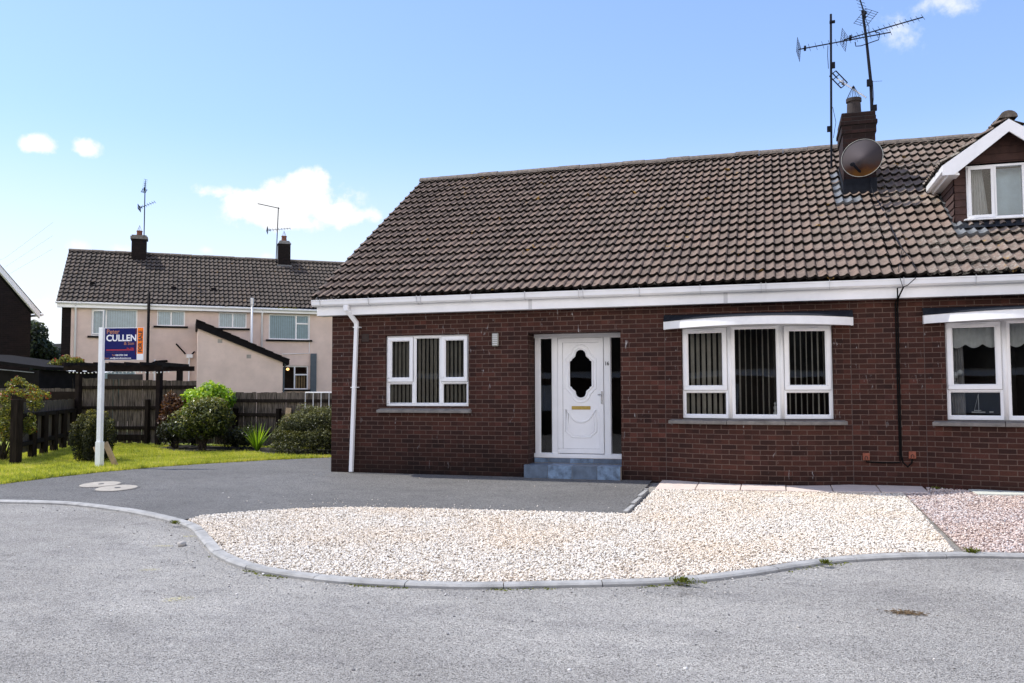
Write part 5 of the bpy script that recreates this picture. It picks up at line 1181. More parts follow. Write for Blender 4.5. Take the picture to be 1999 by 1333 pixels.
# pergola with string lights
pg = thing('pergola', 'black stained timber pergola at the back fence', 'pergola', (-8.9, 5.0, 0))
PA, PB = (-10.15, 4.30), (-7.55, 4.92)
for x, y, nm in ((-9.84, 4.55, 0), (-7.72, 5.02, 0), (-8.1, 6.3, 0), (-10.4, 5.9, 0)):
    m = MB(); m.box(x - 0.06, x + 0.06, y - 0.06, y + 0.06, 0, 2.02); m.build('post', 'pergola_timber', pg)
m = MB(); m.bar((-10.20, 4.42, 2.03), (-7.62, 4.99, 2.03), 0.05, 0.13); m.build('beam', 'pergola_timber', pg)
m = MB(); m.bar((-10.75, 5.8, 2.03), (-7.75, 6.45, 2.03), 0.05, 0.13); m.build('beam', 'pergola_timber', pg)
for k in range(7):
    t = k / 6; x = -10.05 + 2.40 * t; y = 4.42 + 0.55 * t; m = MB(); m.bar((x + 0.06, y - 0.25, 2.12), (x - 0.5, y + 1.75, 2.12), 0.045, 0.09); m.build('rafter', 'pergola_timber', pg)
sl2 = thing('string_lights', 'row of small white bulbs strung under the pergola beam', 'string lights', (-8.8, 4.6, 1.9))
pts = []
for k in range(27):
    t = k / 26; pts.append((-9.95 + 2.6 * t, 4.36 + 0.56 * t, 1.93 - 0.02 * math.sin(t * 9.4) ** 2))
m = MB(); m.tube(pts, 0.004, 4); m.build('wire', 'cable_black', sl2)
m = MB()
for p in pts[::1]: m.lathe([(0.005, -0.02), (0.018, -0.008), (0.018, 0.006), (0.004, 0.016)], (p[0], p[1] - 0.01, p[2] - 0.02), 8)
m.build('bulbs', 'bulb_white', sl2, smooth=True)

# ------------------------------------------------------------------ shrubs
def shrub(name, label, cat, loc, group=None): return thing(name, label, cat, loc, group=group)
cx, cy = -5.66, 0.62
t = shrub('dwarf_conifer', 'rounded dark green dwarf conifer with golden tips behind the sign post', 'shrub', (cx, cy, 0)); L = []
rg = np.random.default_rng(5)
for k in range(15):
    a = rg.uniform(0, 6.28); r_ = 0.46 * math.sqrt(rg.uniform(0.02, 1)); px, py = cx + math.cos(a) * r_, cy + math.sin(a) * r_ * 0.9; hh = 0.98 - 0.26 * (r_ / 0.46) ** 2 + rg.uniform(-0.05, 0.05)
    for z in np.linspace(0.12, hh, 8): f_ = min(1.0, 0.62 + z * 0.8) ; L.append((np.array([cx + (px - cx) * f_, cy + (py - cy) * f_, z]), 0.105 * (1.0 if z < hh - 0.1 else 0.75)))
P, D, tt = lobe_points(L, 26000, 0.02, 0.1, 1.1); tt = np.clip(0.12 + 0.45 * np.clip(P[:, 2] - 0.45, 0, 1) + 0.38 * D[:, 2] + RNG.normal(0, 0.15, len(P)), 0, 1); D[:, 2] += 0.3  # golden tips, with the sunlit tops also put into the tint
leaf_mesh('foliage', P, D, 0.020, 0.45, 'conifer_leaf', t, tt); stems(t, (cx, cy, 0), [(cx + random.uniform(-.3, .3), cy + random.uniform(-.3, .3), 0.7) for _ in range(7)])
cx, cy = -5.42, 3.75
t = shrub('round_laurel', 'rounded glossy olive green shrub in the middle of the lawn border', 'shrub', (cx, cy, 0)); L = lobes((cx, cy, 0.72), (0.76, 0.6, 0.50), 34, 0.24, -0.75, 2)
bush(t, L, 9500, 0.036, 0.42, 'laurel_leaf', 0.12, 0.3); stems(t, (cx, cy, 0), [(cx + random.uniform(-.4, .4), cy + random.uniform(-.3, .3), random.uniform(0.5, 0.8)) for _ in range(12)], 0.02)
cx, cy = -6.15, 4.75
t = shrub('bright_shrub', 'tall bright green leafy shrub behind the rounded one', 'shrub', (cx, cy, 0)); L = lobes((cx + 0.05, cy, 1.0), (0.82, 0.35, 0.56), 36, 0.24, -0.6, 3)
bush(t, L, 11000, 0.045, 0.5, 'bright_leaf', 0.15, 0.25); stems(t, (cx, cy, 0), [(cx + random.uniform(-.5, .5), cy + random.uniform(-.2, .2), random.uniform(0.7, 1.1)) for _ in range(10)], 0.02)
cx, cy = -6.85, 4.55
t = shrub('red_shrub', 'thin dark red leaved shrub left of the bright green one', 'shrub', (cx, cy, 0)); L = lobes((cx, cy, 0.85), (0.40, 0.3, 0.55), 16, 0.17, -0.9, 4)
bush(t, L, 2200, 0.036, 0.45, 'red_leaf', 0.1, 0.3); stems(t, (cx, cy, 0), [(cx + random.uniform(-.3, .3), cy + random.uniform(-.2, .2), random.uniform(0.7, 1.2)) for _ in range(10)], 0.014)
cx, cy = -6.55, 4.25
t = shrub('low_shrub', 'low dark shrub filling the shade left of the rounded shrub', 'shrub', (cx, cy, 0)); L = lobes((cx, cy, 0.35), (0.45, 0.3, 0.3), 12, 0.2, -0.5, 14)
bush(t, L, 2600, 0.034, 0.42, 'shade_leaf', 0.02, 0.3); stems(t, (cx, cy, 0), [(cx + random.uniform(-.3, .3), cy, 0.4) for _ in range(6)], 0.012)
cx, cy = -2.62, 3.95
t = shrub('clipped_shrub', 'large clipped dark green dome shrub beside the bungalow corner', 'shrub', (cx, cy, 0)); L = lobes((cx + 0.10, cy, 0.55), (1.05, 0.75, 0.50), 110, 0.20, -0.75, 6)
L += [(np.array([cx + 0.1 + 0.95 * math.cos(a_), cy + 0.7 * math.sin(a_), z_]), 0.17) for a_ in np.linspace(0, 6.1, 26) for z_ in (0.12, 0.36)]
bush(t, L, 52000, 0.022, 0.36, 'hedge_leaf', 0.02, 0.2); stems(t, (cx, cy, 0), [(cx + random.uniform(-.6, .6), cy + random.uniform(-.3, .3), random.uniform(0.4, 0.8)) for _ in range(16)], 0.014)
cx, cy = -2.35, 4.72
t = shrub('ivy', 'dark ivy growing over the rear fence by the house corner', 'ivy', (cx, cy, 0)); L = lobes((cx + 0.3, cy, 1.12), (0.55, 0.12, 0.18), 12, 0.13, -1, 8)
bush(t, L, 2600, 0.030, 0.5, 'hedge_leaf', 0.6, 0.2)
cx, cy = -4.15, 4.05
t = shrub('flax_plant', 'bright yellow green spiky leaved plant between the shrubs', 'plant', (cx, cy, 0)); V = []; F = []; T = []; rg = random.Random(9)
for k in range(85):
    a = rg.uniform(0, 6.28); l = rg.uniform(0.35, 0.75); out = rg.uniform(0.1, 0.75); bend = rg.uniform(0.1, 0.5); w_ = rg.uniform(0.010, 0.018); b = len(V); tv = rg.random()
    sx, sy = -math.sin(a), math.cos(a)
    for i in range(6):
        s = i / 5; rr_ = out * l * (s + 0.4 * s * s) * 0.7; z = l * (s * (1.1 - 0.25 * out) - bend * out * s * s * 0.7); ww = w_ * (1 - s) ** 0.6 + 0.001
        px, py = cx + math.cos(a) * (0.03 + rr_), cy + math.sin(a) * (0.03 + rr_); V += [(px - sx * ww, py - sy * ww, z + 0.01), (px + sx * ww, py + sy * ww, z + 0.01)]; T += [min(1, max(0, tv * 0.5 + 0.55 * s))] * 2
    for i in range(5): F.append((b + 2 * i, b + 2 * i + 1, b + 2 * i + 3, b + 2 * i + 2))
np_mesh('leaves', V, F, 'flax_leaf', t, T)
cx, cy = -3.5, 4.2
t = shrub('dark_undershrub', 'low dark plant in the shade right of the spiky plant', 'shrub', (-4.8, 4.3, 0)); L = lobes((-4.75, 4.35, 0.28), (0.5, 0.3, 0.22), 12, 0.18, -0.5, 10)
bush(t, L, 2600, 0.034, 0.4, 'shade_leaf', 0.02, 0.3); t['label'] = 'low dark plant in the shade left of the spiky plant'
cx, cy = -7.6, 0.25
t = shrub('rose_bush', 'straggly rose bush with red and yellow green leaves left of the side fence', 'shrub', (cx, cy, 0)); rg = np.random.default_rng(12); L = []
tips = []
for k in range(30):
    a = rg.uniform(0, 6.28); r_ = rg.uniform(0.1, 0.62); z = rg.uniform(0.55, 1.5) ; L.append((np.array([cx + math.cos(a) * r_, cy + math.sin(a) * r_, z]), rg.uniform(0.08, 0.16))); tips.append((cx + math.cos(a) * r_, cy + math.sin(a) * r_, z))
for s in range(10): L.append((np.array([cx + 0.25 + 0.095 * s, cy - 0.2 + 0.02 * s, 1.42 + 0.03 * math.sin(s) - 0.01 * s]), 0.07)); 
for s in range(6): L.append((np.array([cx + 0.1 + 0.11 * s, cy, 1.66 - 0.05 * abs(s - 2)]), 0.075))
tips += [(cx + 1.15, cy, 1.40), (cx + 0.65, cy, 1.6)]
P, D, tt = lobe_points(L, 6500, 0.35, 0.3); leaf_mesh('foliage', P, D, 0.030, 0.45, 'rose_leaf', t, np.clip(RNG.beta(1.6, 1.6, len(P)) * 0.95 + 0.15 * (P[:, 2] > 1.25), 0, 1)); stems(t, (cx, cy, 0), tips, 0.010)
# kerb-side weeds
def weed(x, y, r_, n_, lab, z=None, gr='weeds at the gravel and kerb edges'):
    t_ = MB(); base = gz(x, y) if z is None else z; V = []; F = []; T = []; rg = random.Random(int(x * 1000))
    for k in range(n_):
        a = rg.uniform(0, 6.28); d_ = abs(rg.gauss(0, r_ * 0.5)); px, py = x + math.cos(a) * d_, y + math.sin(a) * d_ * 0.5; l = rg.uniform(0.015, 0.05); b = len(V); dx_, dy_ = rg.gauss(0, 0.02), rg.gauss(0, 0.03); ww = rg.uniform(0.004, 0.010); sx, sy = math.cos(a + 1.57) * ww, math.sin(a + 1.57) * ww
        V += [(px - sx * .4, py - sy * .4, base), (px + sx * .4, py + sy * .4, base), (px + dx_ * .6 + sx, py + dy_ * .6 + sy, base + l * .7), (px + dx_, py + dy_, base + l), (px + dx_ * .6 - sx, py + dy_ * .6 - sy, base + l * .7)]; F.append((b, b + 1, b + 2, b + 3, b + 4)); T += [rg.random() * 0.6] * 5
    return tag(np_mesh('weed', V, F, 'moss', None, T), lab, 'weed', gr)
weed(9.66, -0.12, 0.12, 60, 'green weed tuft against the brick wall at the end of the slabs')
weed(7.90, -4.96, 0.06, 60, 'green weed growing from the kerb at the foot of its right bend')
weed(6.68, -5.92, 0.13, 110, 'flat mossy weed patch along the kerb below the white gravel')
weed(9.30, -4.18, 0.10, 80, 'green weed tuft at the kerb where the two gravels meet')
weed(0.42, -4.66, 0.08, 50, 'tiny yellow weed at the kerb by the left tip of the gravel')
# loose moss along the kerb
P = K[RNG.integers(60, 112, 900)] + np.stack([RNG.normal(0, 0.05, 900), -np.abs(RNG.normal(0, 0.025, 900))], 1)
P = P[(np.sin(P[:, 0] * 5.0) > 0.1)]
leaf_mesh('kerb_moss', np.c_[P, gz_np(P) - 0.029], np.tile([0, 0, 1.0], (len(P), 1)), 0.011, 0.7, 'moss'); tag(bpy.data.objects['kerb_moss'], 'yellow green moss in the gutter along the kerb', 'moss', kind='stuff')

# ------------------------------------------------------------------ houses behind
ang_h = math.atan2(0.611, 0.792); wh = thing('rendered_house', 'two storey pink rendered house with brown tiled roof beyond the back fence', 'house', (-19.52, 13.77, 0), ang_h)
# (its parts are given in the house's own frame: x along the front, y away, z up)
HL = 13.5
def open_wall(m, x0, x1, z0, z1, y, ops, d=0.09):
    xsx = sorted(set([x0, x1] + [o[0] for o in ops] + [o[1] for o in ops])); zsx = sorted(set([z0, z1] + [o[2] for o in ops] + [o[3] for o in ops]))
    for a, b in zip(xsx, xsx[1:]):
        for c, e in zip(zsx, zsx[1:]):
            if any(o[0] < (a + b) / 2 < o[1] and o[2] < (c + e) / 2 < o[3] for o in ops): continue
            m.add([(a, y, c), (b, y, c), (b, y, e), (a, y, e)], [(0, 1, 2, 3)])
    for o in ops:
        m.add([(o[0], y, o[2]), (o[0], y + d, o[2]), (o[0], y + d, o[3]), (o[0], y, o[3]), (o[1], y, o[2]), (o[1], y + d, o[2]), (o[1], y + d, o[3]), (o[1], y, o[3])], [(0, 1, 2, 3), (7, 6, 5, 4), (0, 4, 5, 1), (3, 2, 6, 7)])
OPS = [(1.06, 2.76, 3.63, 4.73), (3.50, 4.58, 4.09, 4.735), (5.90, 7.04, 4.06, 4.72), (7.95, 9.66, 3.61, 4.70), (8.57, 9.63, 1.46, 2.48), (1.02, 2.75, 1.0, 2.25)]
m = MB(); open_wall(m, 0.33, HL, -0.1, 4.78, 0, OPS); m.add([(0.0, 0.0, -0.1), (0.0, 6.6, -0.1), (0, 6.6, 4.8), (0, 3.3, 7.3), (0, 0, 4.8)], [(0, 1, 2, 3, 4)]); m.add([(HL, 0, -0.1), (HL, 6.6, -0.1), (HL, 6.6, 4.8), (HL, 3.3, 7.3), (HL, 0, 4.8)], [(4, 3, 2, 1, 0)]); m.add([(0, 6.6, -.1), (HL, 6.6, -.1), (HL, 6.6, 4.8), (0, 6.6, 4.8)], [(0, 1, 2, 3)])
m.build('wall', 'pebbledash', wh, fixn=False)
m = MB(); wall_strip(m, [(0, -0.012), (0.33, -0.012)], -0.1, 4.78); wall_strip(m, [(0.33, -0.012), (0.33, 0.0)], -0.1, 4.78); m.build('brick_pier', 'dark_brick', wh, fixn=False)
hp = math.atan(2.54 / 3.5)
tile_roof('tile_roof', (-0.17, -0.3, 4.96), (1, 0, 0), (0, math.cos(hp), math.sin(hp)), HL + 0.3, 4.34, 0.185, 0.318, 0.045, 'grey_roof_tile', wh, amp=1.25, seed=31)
m = MB(); m.add([(-0.1, -0.25, 4.93), (HL, -0.25, 4.93), (HL, 3.2, 7.47), (-0.1, 3.2, 7.47)], [(0, 1, 2, 3)]); m.add([(-0.1, 6.9, 4.9), (HL, 6.9, 4.9), (HL, 3.2, 7.48), (-0.1, 3.2, 7.48)], [(0, 1, 2, 3)]); m.build('rear_roof', 'roof_felt', wh, fixn=False)
ridge('ridge_tiles', (-0.18, 3.2, 7.52), (HL, 3.2, 7.52), 0.12, 'ridge_tile', wh)
m = MB(); m.box(-0.15, HL, -0.22, -0.2, 4.74, 4.93); m.box(-0.15, HL, -0.2, 0.0, 4.742, 4.76); m.build('fascia', 'white_fascia', wh)
m = MB(); m.tube([(-0.2, -0.27, 4.93), (HL, -0.27, 4.87)], 0.055, 10); m.build('gutter', 'white_fascia', wh, smooth=True)
def hwin(o, mull, transom=None, blindmat='pale_blind', open_sash=False, dark=False):
    x0, x1, z0, z1 = o; m = MB(); rect_ring(m, x0, x1, z0, z1, 0.05, 0.05, 0.10); m.box(mull - 0.03, mull + 0.03, 0.051, 0.099, z0 + .05, z1 - .05)
    if transom: m.box(mull + 0.03, x1 - 0.05, 0.052, 0.098, transom - 0.03, transom + 0.03)
    fr = m.build('window', 'white_plastic', wh)
    g = MB(); g.add([(x0 + .04, 0.085, z0 + .04), (x1 - .04, 0.085, z0 + .04), (x1 - .04, 0.085, z1 - .04), (x0 + .04, 0.085, z1 - .04)], [(0, 1, 2, 3)]); g.build('pane', 'window_glass', fr, fixn=False)
    if not dark:
        g = MB(); x = x0 + 0.06
        while x < x1 - 0.05: g.add([(x, 0.10, z0), (x + 0.085, 0.115, z0), (x + 0.085, 0.115, z1), (x, 0.10, z1)], [(0, 1, 2, 3)]); x += 0.09
        g.build('blind', blindmat, fr, fixn=False)
    g = MB(); g.add([(x0, .1, z0), (x1, .1, z0), (x1, .1, z1), (x0, .1, z1), (x0, 1.2, z0), (x1, 1.2, z0), (x1, 1.2, z1), (x0, 1.2, z1)], [(4, 5, 6, 7), (0, 4, 7, 3), (1, 2, 6, 5), (3, 7, 6, 2), (0, 1, 5, 4)]); g.build('room_interior', 'room_dark', fr, fixn=False)
    s = MB(); s.box(x0 - 0.12, x1 + 0.12, -0.10, 0.05, z0 - 0.07, z0 - 0.002); s.build('window_sill', 'black_paint', wh)
    return fr
f1 = hwin(OPS[0], 1.60); hwin(OPS[1], 4.04); hwin(OPS[2], 6.47); hwin(OPS[3], 9.10, 4.32); f5 = hwin(OPS[4], 9.06, 2.10, dark=True); hwin(OPS[5], 1.5, dark=False, blindmat='pale_blind')
m = MB(); sx = frame_xf((1.10, 0.05), (1.55, -0.22)); m2 = MB(sx); rect_ring(m2, 0, 0.52, 3.69, 4.67, 0.05, -0.02, 0.02); m2.build('open_sash', 'white_plastic', f1)
m = MB(); m.lathe([(0.02, 2.28), (0.07, 2.32), (0.07, 2.36), (0.02, 2.40)], (8.80, 0.35, 0), 10); m.build('ceiling_lamp', 'warm_lamp', f5, smooth=True)
g = MB(); 
for k in range(4): g.add([(9.13 + 0.11 * k, 0.2, 1.5), (9.20 + 0.11 * k, 0.22, 1.5), (9.20 + 0.11 * k, 0.22, 2.06), (9.13 + 0.11 * k, 0.2, 2.06)], [(0, 1, 2, 3)])
g.build('curtain', 'pale_timber', f5, fixn=False)
# lean-to
m = MB(); y0 = -2.4
m.add([(5.06, y0, -0.1), (8.30, y0, -0.1), (8.30, y0, 2.62), (5.06, y0, 3.92)], [(0, 1, 2, 3)]); m.add([(5.06, y0, -0.1), (5.06, 0, -0.1), (5.06, 0, 3.92), (5.06, y0, 3.92)], [(3, 2, 1, 0)]); m.add([(8.30, y0, -0.1), (8.30, 0, -0.1), (8.30, 0, 2.62), (8.30, y0, 2.62)], [(0, 1, 2, 3)]); lt = m.build('lean_to', 'pebbledash', wh, fixn=False)
m = MB(); sl3 = (2.62 - 3.92) / 3.24
m.add([(4.99, y0 - 0.12, 3.88), (8.55, y0 - 0.12, 3.88 + sl3 * 3.56), (8.55, y0 - 0.12, 3.88 + sl3 * 3.56 + 0.20), (4.99, y0 - 0.12, 4.20), (4.99, 0, 3.88), (8.55, 0, 3.88 + sl3 * 3.56), (8.55, 0, 3.88 + sl3 * 3.56 + 0.20), (4.99, 0, 4.20)], [(0, 1, 2, 3), (7, 6, 5, 4), (0, 4, 5, 1), (3, 2, 6, 7), (0, 3, 7, 4), (1, 5, 6, 2)])
for k in range(11):
    t_ = k / 11; t2 = (k + 1.05) / 11; zz = lambda q: 4.20 + (3.88 + sl3 * 3.56 + 0.20 - 4.20) * q
    m.bar((4.99 + 3.56 * t_, -1.2, zz(t_) - 0.006), (4.99 + 3.56 * t2, -1.2, zz(t2) + 0.022), 2.72, 0.03)
m.build('lean_to_roof', 'black_paint', lt)
m = MB(); m.box(5.80, 5.97, y0 - 0.01, y0, 3.30, 3.45); m.box(6.90, 7.07, y0 - 0.01, y0, 2.70, 2.85); m.build('air_brick', 'vent_plastic', lt)
m = MB(); m.tube([(8.38, y0 + .1, 2.55), (8.42, y0 + .1, 2.42), (8.36, y0 + .15, 2.35), (8.36, y0 + .15, 0.2)], 0.035, 8); m.build('downpipe', 'grey_post_paint', lt)
m = MB(); m.tube([(0.47, -0.25, 4.85), (0.50, -0.06, 4.65), (0.50, -0.06, 0.2)], 0.04, 8); m.build('downpipe', 'white_plastic', wh, smooth=True)
m = MB(); m.tube([(3.19, -0.35, 0.2), (3.19, -0.35, 5.42)], 0.055, 10); m.tube([(3.19, -0.33, 2.45), (3.5, -0.3, 2.6), (3.92, -0.1, 2.64)], 0.05, 8); m.build('soil_pipe', 'black_paint', wh, smooth=True)
m = MB(); m.tube([(7.22, -0.35, 2.0), (7.22, -0.35, 5.0)], 0.05, 10); m.tube([(7.66, -0.25, 4.82), (7.66, -0.06, 4.6), (7.66, -0.06, 2.5)], 0.04, 8); m.build('white_pipe', 'white_plastic', wh, smooth=True)
m = MB(); m.lathe([(0.07, 4.98), (0.07, 5.05), (0.085, 5.06), (0.085, 5.32), (0.07, 5.33)], (7.22, -0.35, 0), 12); m.build('flue_cap', 'bright_metal', wh)
m = MB(); m.box(4.66, 4.90, -0.16, 0, 2.78, 2.93); m.tube([(4.77, -0.07, 2.8), (4.77, -0.07, 0.2)], 0.035, 8); m.build('hopper', 'white_plastic', wh)
m = MB(); m.tube([(4.25, -0.05, 3.36), (4.62, -0.05, 2.94)], 0.03, 8); m.tube([(4.98, -0.05, 3.05), (4.86, -0.05, 2.92)], 0.03, 8); m.build('waste_pipe', 'black_paint', wh)
m = MB(); m.tube([(3.45, -0.1, 2.7), (3.45, -0.1, 1.0)], 0.035, 8); m.build('overflow_pipe', 'white_plastic', wh)
m = MB(); m.box(9.72, 9.97, -0.12, 0.0, 0.2, 3.02); m.build('grey_boxing', 'grey_post_paint', wh)
m = MB(); m.tube([(9.66, -0.02, 4.7), (9.66, -0.02, 3.03), (8.5, -0.02, 2.98)], 0.016, 6); m.build('wall_cable', 'white_plastic', wh)
m = MB(); m.box(1.7, 3.0, -0.03, 0.0, 0.2, 2.1); m.build('rear_door', 'room_dark', wh)
for x, z in ((0.9, 5.75), (4.0, 5.7), (5.6, 5.7)):
    m = MB(); yv = -0.3 + (z - 4.96) / 0.7257; m.box(x, x + 0.2, yv - 0.06, yv + 0.16, z - 0.02, z + 0.12); m.build('roof_vent', 'black_paint', wh)
plain('moss_green', (0.25, 0.24, 0.05), 1.0, 0.3, 20)
m = MB()
for k in range(40): x = random.uniform(8.3, 9.1); m.lathe([(0.03, 4.94), (0.02, 4.98), (0.0, 5.0)], (x, -0.27 + random.uniform(-.03, .03), random.uniform(-0.02, 0.02)), 6)
m.build('gutter_moss', 'moss_green', wh)
def back_chimney(x0, x1, ya, yb, ztop, flat, labelpot):
    m = MB(); m.box(x0, x1, ya, yb, 6.7, ztop - 0.14)
    c = m.build('chimney', 'dark_brick', wh)
    m = MB(); 
    if flat: m.box(x0 - 0.05, x1 + 0.05, ya - 0.05, yb + 0.05, ztop - 0.14, ztop - 0.02); m.box(x0 + .0, x1 - .0, ya, yb, ztop - 0.02, ztop + .04)
    else: m.add([(x0 - .03, ya - .03, ztop - .14), (x1 + .03, ya - .03, ztop - .14), (x1 + .03, yb + .03, ztop - .14), (x0 - .03, yb + .03, ztop - .14), (x0 + .06, ya + .06, ztop + .02), (x1 - .06, ya + .06, ztop + .02), (x1 - .06, yb - .06, ztop + .02), (x0 + .06, yb - .06, ztop + .02)], [(0, 1, 5, 4), (1, 2, 6, 5), (2, 3, 7, 6), (3, 0, 4, 7), (4, 5, 6, 7), (3, 2, 1, 0)])
    m.build('chimney_cap', 'cement', c)
    xm, ym = (x0 + x1) / 2, (ya + yb) / 2; m = MB(); m.lathe([(0.13, ztop - .02), (0.11, ztop + .2), (0.125, ztop + .22), (0.125, ztop + .27), (0.09, ztop + .27), (0.0, ztop + .2)], (xm, ym, 0), 14); m.build('chimney_pot', 'red_pot_clay', c)
    m = MB()
    for k in range(8): t_ = k * 0.785; m.tube([(xm + .11 * math.cos(t_), ym + .11 * math.sin(t_), ztop + .26), (xm, ym, ztop + .52)], 0.006, 4)
    m.build('pot_guard', 'bright_metal', c)
    m = MB(); m.box(x0 - 0.06, x1 + 0.06, ya - 0.02, ya - 0.002, 6.68, 7.12 if flat else 7.25); m.build('lead_apron', 'lead', c)
back_chimney(2.33, 2.93, 2.65, 3.25, 8.22, True, 0); back_chimney(8.58, 9.13, 2.75, 3.3, 8.38, False, 0)
HM = Matrix.Translation((-19.52, 13.77, 0)) @ Matrix.Rotation(ang_h, 4, 'Z'); H = lambda x, y, z: HM @ Vector((x, y, z))
t = thing('television_aerial', 'thin television aerial on the left chimney of the rendered house', 'aerial', H(2.83, 3.2, 8.2), group='television aerials on the rendered house')
m = MB(); m.tube([H(2.83, 2.62, 7.9), H(2.83, 2.62, 10.6)], 0.022, 6); m.build('mast', 'aerial_metal', t)
yagi(t, H(2.62, 2.5, 9.42), H(3.24, 2.7, 9.78), 7, 0.10, 0.12, R(60), er=0.008); yagi(t, H(2.80, 2.5, 10.2), H(2.85, 2.7, 10.75), 6, 0.10, 0.1, R(30), er=0.007, name='upper_boom')
t = thing('television_aerial', 'thin television aerial beside the right chimney of the rendered house', 'aerial', H(8.50, 3.0, 7.6), group='television aerials on the rendered house')
m = MB(); m.tube([H(8.47, 2.7, 7.3), H(8.55, 2.7, 9.92)], 0.022, 6); m.bar(H(7.62, 2.7, 10.03), H(8.60, 2.7, 9.88), 0.03, 0.03); m.build('mast', 'aerial_metal', t)
yagi(t, H(8.06, 2.6, 8.80), H(9.10, 2.75, 8.98), 8, 0.09, 0.11, R(60), er=0.007)

# dark brick gable house at the far left
lh = thing('gable_house', 'dark brick house gable with white bargeboard, cut off by the left picture edge', 'house', (-24.5, 13.5, 0))
LH1 = Vector((-21.40, 14.10, 0)); gd = Vector((0.957 * 0.55 - 0.289 * 0.83, 0.29 * 0.55 + 0.956 * 0.83, 0)).normalized(); gp = LH1 - gd * 8.0; nrm_ = Vector((-gd.y, gd.x, 0))
def G(s, z, o=0.0): p = gp + gd * s + nrm_ * o; return (p.x, p.y, z)
AP = 4.55 + 4.0 * 1.10
m = MB(); m.add([G(0, -0.1), G(8, -0.1), G(8, 4.55), G(4, AP), G(0, 4.55)], [(0, 1, 2, 3, 4)], [[(0, 0), (8, 0), (8, 4.55), (4, AP), (0, 4.55)]])
m.add([G(8, -0.1), G(8, -0.1, 9), G(8, 4.6, 9), G(8, 4.6)], [(0, 1, 2, 3)], [[(0, 0), (9, 0), (9, 4.6), (0, 4.6)]]); m.build('brick_gable', 'dark_brick', lh, fixn=False)
m = MB(); 
for a, b in (((8.30, 4.40), (4, AP + 0.06)), ((-0.30, 4.40), (4, AP + 0.06))):
    m.add([G(a[0], a[1], -0.12), G(b[0], b[1], -0.12), G(b[0], b[1] + 0.26, -0.12), G(a[0], a[1] + 0.26, -0.12), G(a[0], a[1], -0.0), G(b[0], b[1], -0.0), G(b[0], b[1] + 0.26, 0.0), G(a[0], a[1] + 0.26, 0.0)], [(0, 1, 2, 3), (0, 4, 5, 1), (3, 2, 6, 7), (0, 3, 7, 4)])
m.build('bargeboard', 'white_fascia', lh)
m = MB(); m.add([G(8.36, 4.62, -0.15), G(8.36, 4.62, 9), G(4, AP + 0.33, 9), G(4, AP + 0.33, -0.15)], [(0, 1, 2, 3)]); m.add([G(-.36, 4.62, -0.15), G(-.36, 4.62, 9), G(4, AP + 0.33, 9), G(4, AP + 0.33, -0.15)], [(3, 2, 1, 0)]); m.build('roof', 'grey_roof_tile', lh, fixn=False)
m = MB(); m.tube([G(8.40, 4.55, -0.12), G(8.40, 4.55, 9)], 0.055, 8); m.build('gutter', 'white_plastic', lh)
# low shed at far left
sh = thing('garden_shed', 'low black shed roof beside the dark gable, behind the rose bush', 'shed', (-14.5, 7.0, 0))
m = MB(); m.box(-16.5, -13.55, 6.9, 9.4, 0, 2.05); m.build('shed_wall', 'shed_roof', sh)
m = MB(); m.add([(-17.5, 6.2, 2.55), (-13.35, 6.95, 2.06), (-13.35, 9.6, 2.06), (-17.5, 9.6, 2.55), (-17.5, 6.2, 2.66), (-13.35, 6.95, 2.15), (-13.35, 9.6, 2.15), (-17.5, 9.6, 2.66)], [(0, 3, 2, 1), (4, 5, 6, 7), (0, 1, 5, 4), (1, 2, 6, 5), (2, 3, 7, 6), (3, 0, 4, 7)]); m.build('roof', 'shed_roof', sh)
m = MB(); m.bar((-17.3, 6.20, 2.32), (-13.7, 6.86, 1.98), 0.03, 0.025); m.build('edge_strip', 'lead', sh)
fd = thing('boundary_fence', 'low timber fence behind the side fence near the shed', 'fence', (-11, 6, 0))
m = MB(); board_fence(m, (-13.0, 5.0), (-10.2, 5.9), 0.05, 1.5, 1.5, 0.14, 0.01, seed=20); m.build('boards', 'grey_timber', fd)
m = MB(); m.bar((-13.2, 4.7, 1.28), (-10.3, 5.3, 1.26), 0.06, 0.30); m.build('rail', 'pergola_timber', fd)
tp = MB(); tp.add([(-15.9, 9.6, 2.05), (-14.2, 9.9, 2.0), (-14.2, 11.2, 2.15), (-15.9, 11.2, 2.2), (-15.9, 9.6, 1.92), (-14.2, 9.9, 1.88)], [(0, 1, 2, 3), (4, 5, 1, 0)]); tag(tp.build('tarpaulin', 'tarpaulin', fixn=False), 'small white sheet of roofing between the shed and the rendered house', 'tarpaulin')
for x, mt, lab in ((-14.55, 'bin_red', 'dark red upright bin in the gap beside the rendered house'), (-14.05, 'bin_green', 'dark upright bin right of the red one in the gap beside the house')):
    m = MB(); m.add([(x - .2, 10.0, 0.9), (x + .2, 10.0, 0.9), (x + .2, 10.5, 0.9), (x - .2, 10.5, 0.9), (x - .24, 9.95, 1.75), (x + .24, 9.95, 1.75), (x + .24, 10.55, 1.75), (x - .24, 10.55, 1.75)], [(0, 3, 2, 1), (4, 5, 6, 7), (0, 1, 5, 4), (1, 2, 6, 5), (2, 3, 7, 6), (3, 0, 4, 7)]); m.box(x - .26, x + .26, 9.92, 10.58, 1.75, 1.82); m.box(x - .2, x + .2, 10.0, 10.5, 0, 0.9); tag(m.build('wheelie_bin', mt, bevel=0.01), lab, 'bin')
cx, cy = -13.3, 8.2
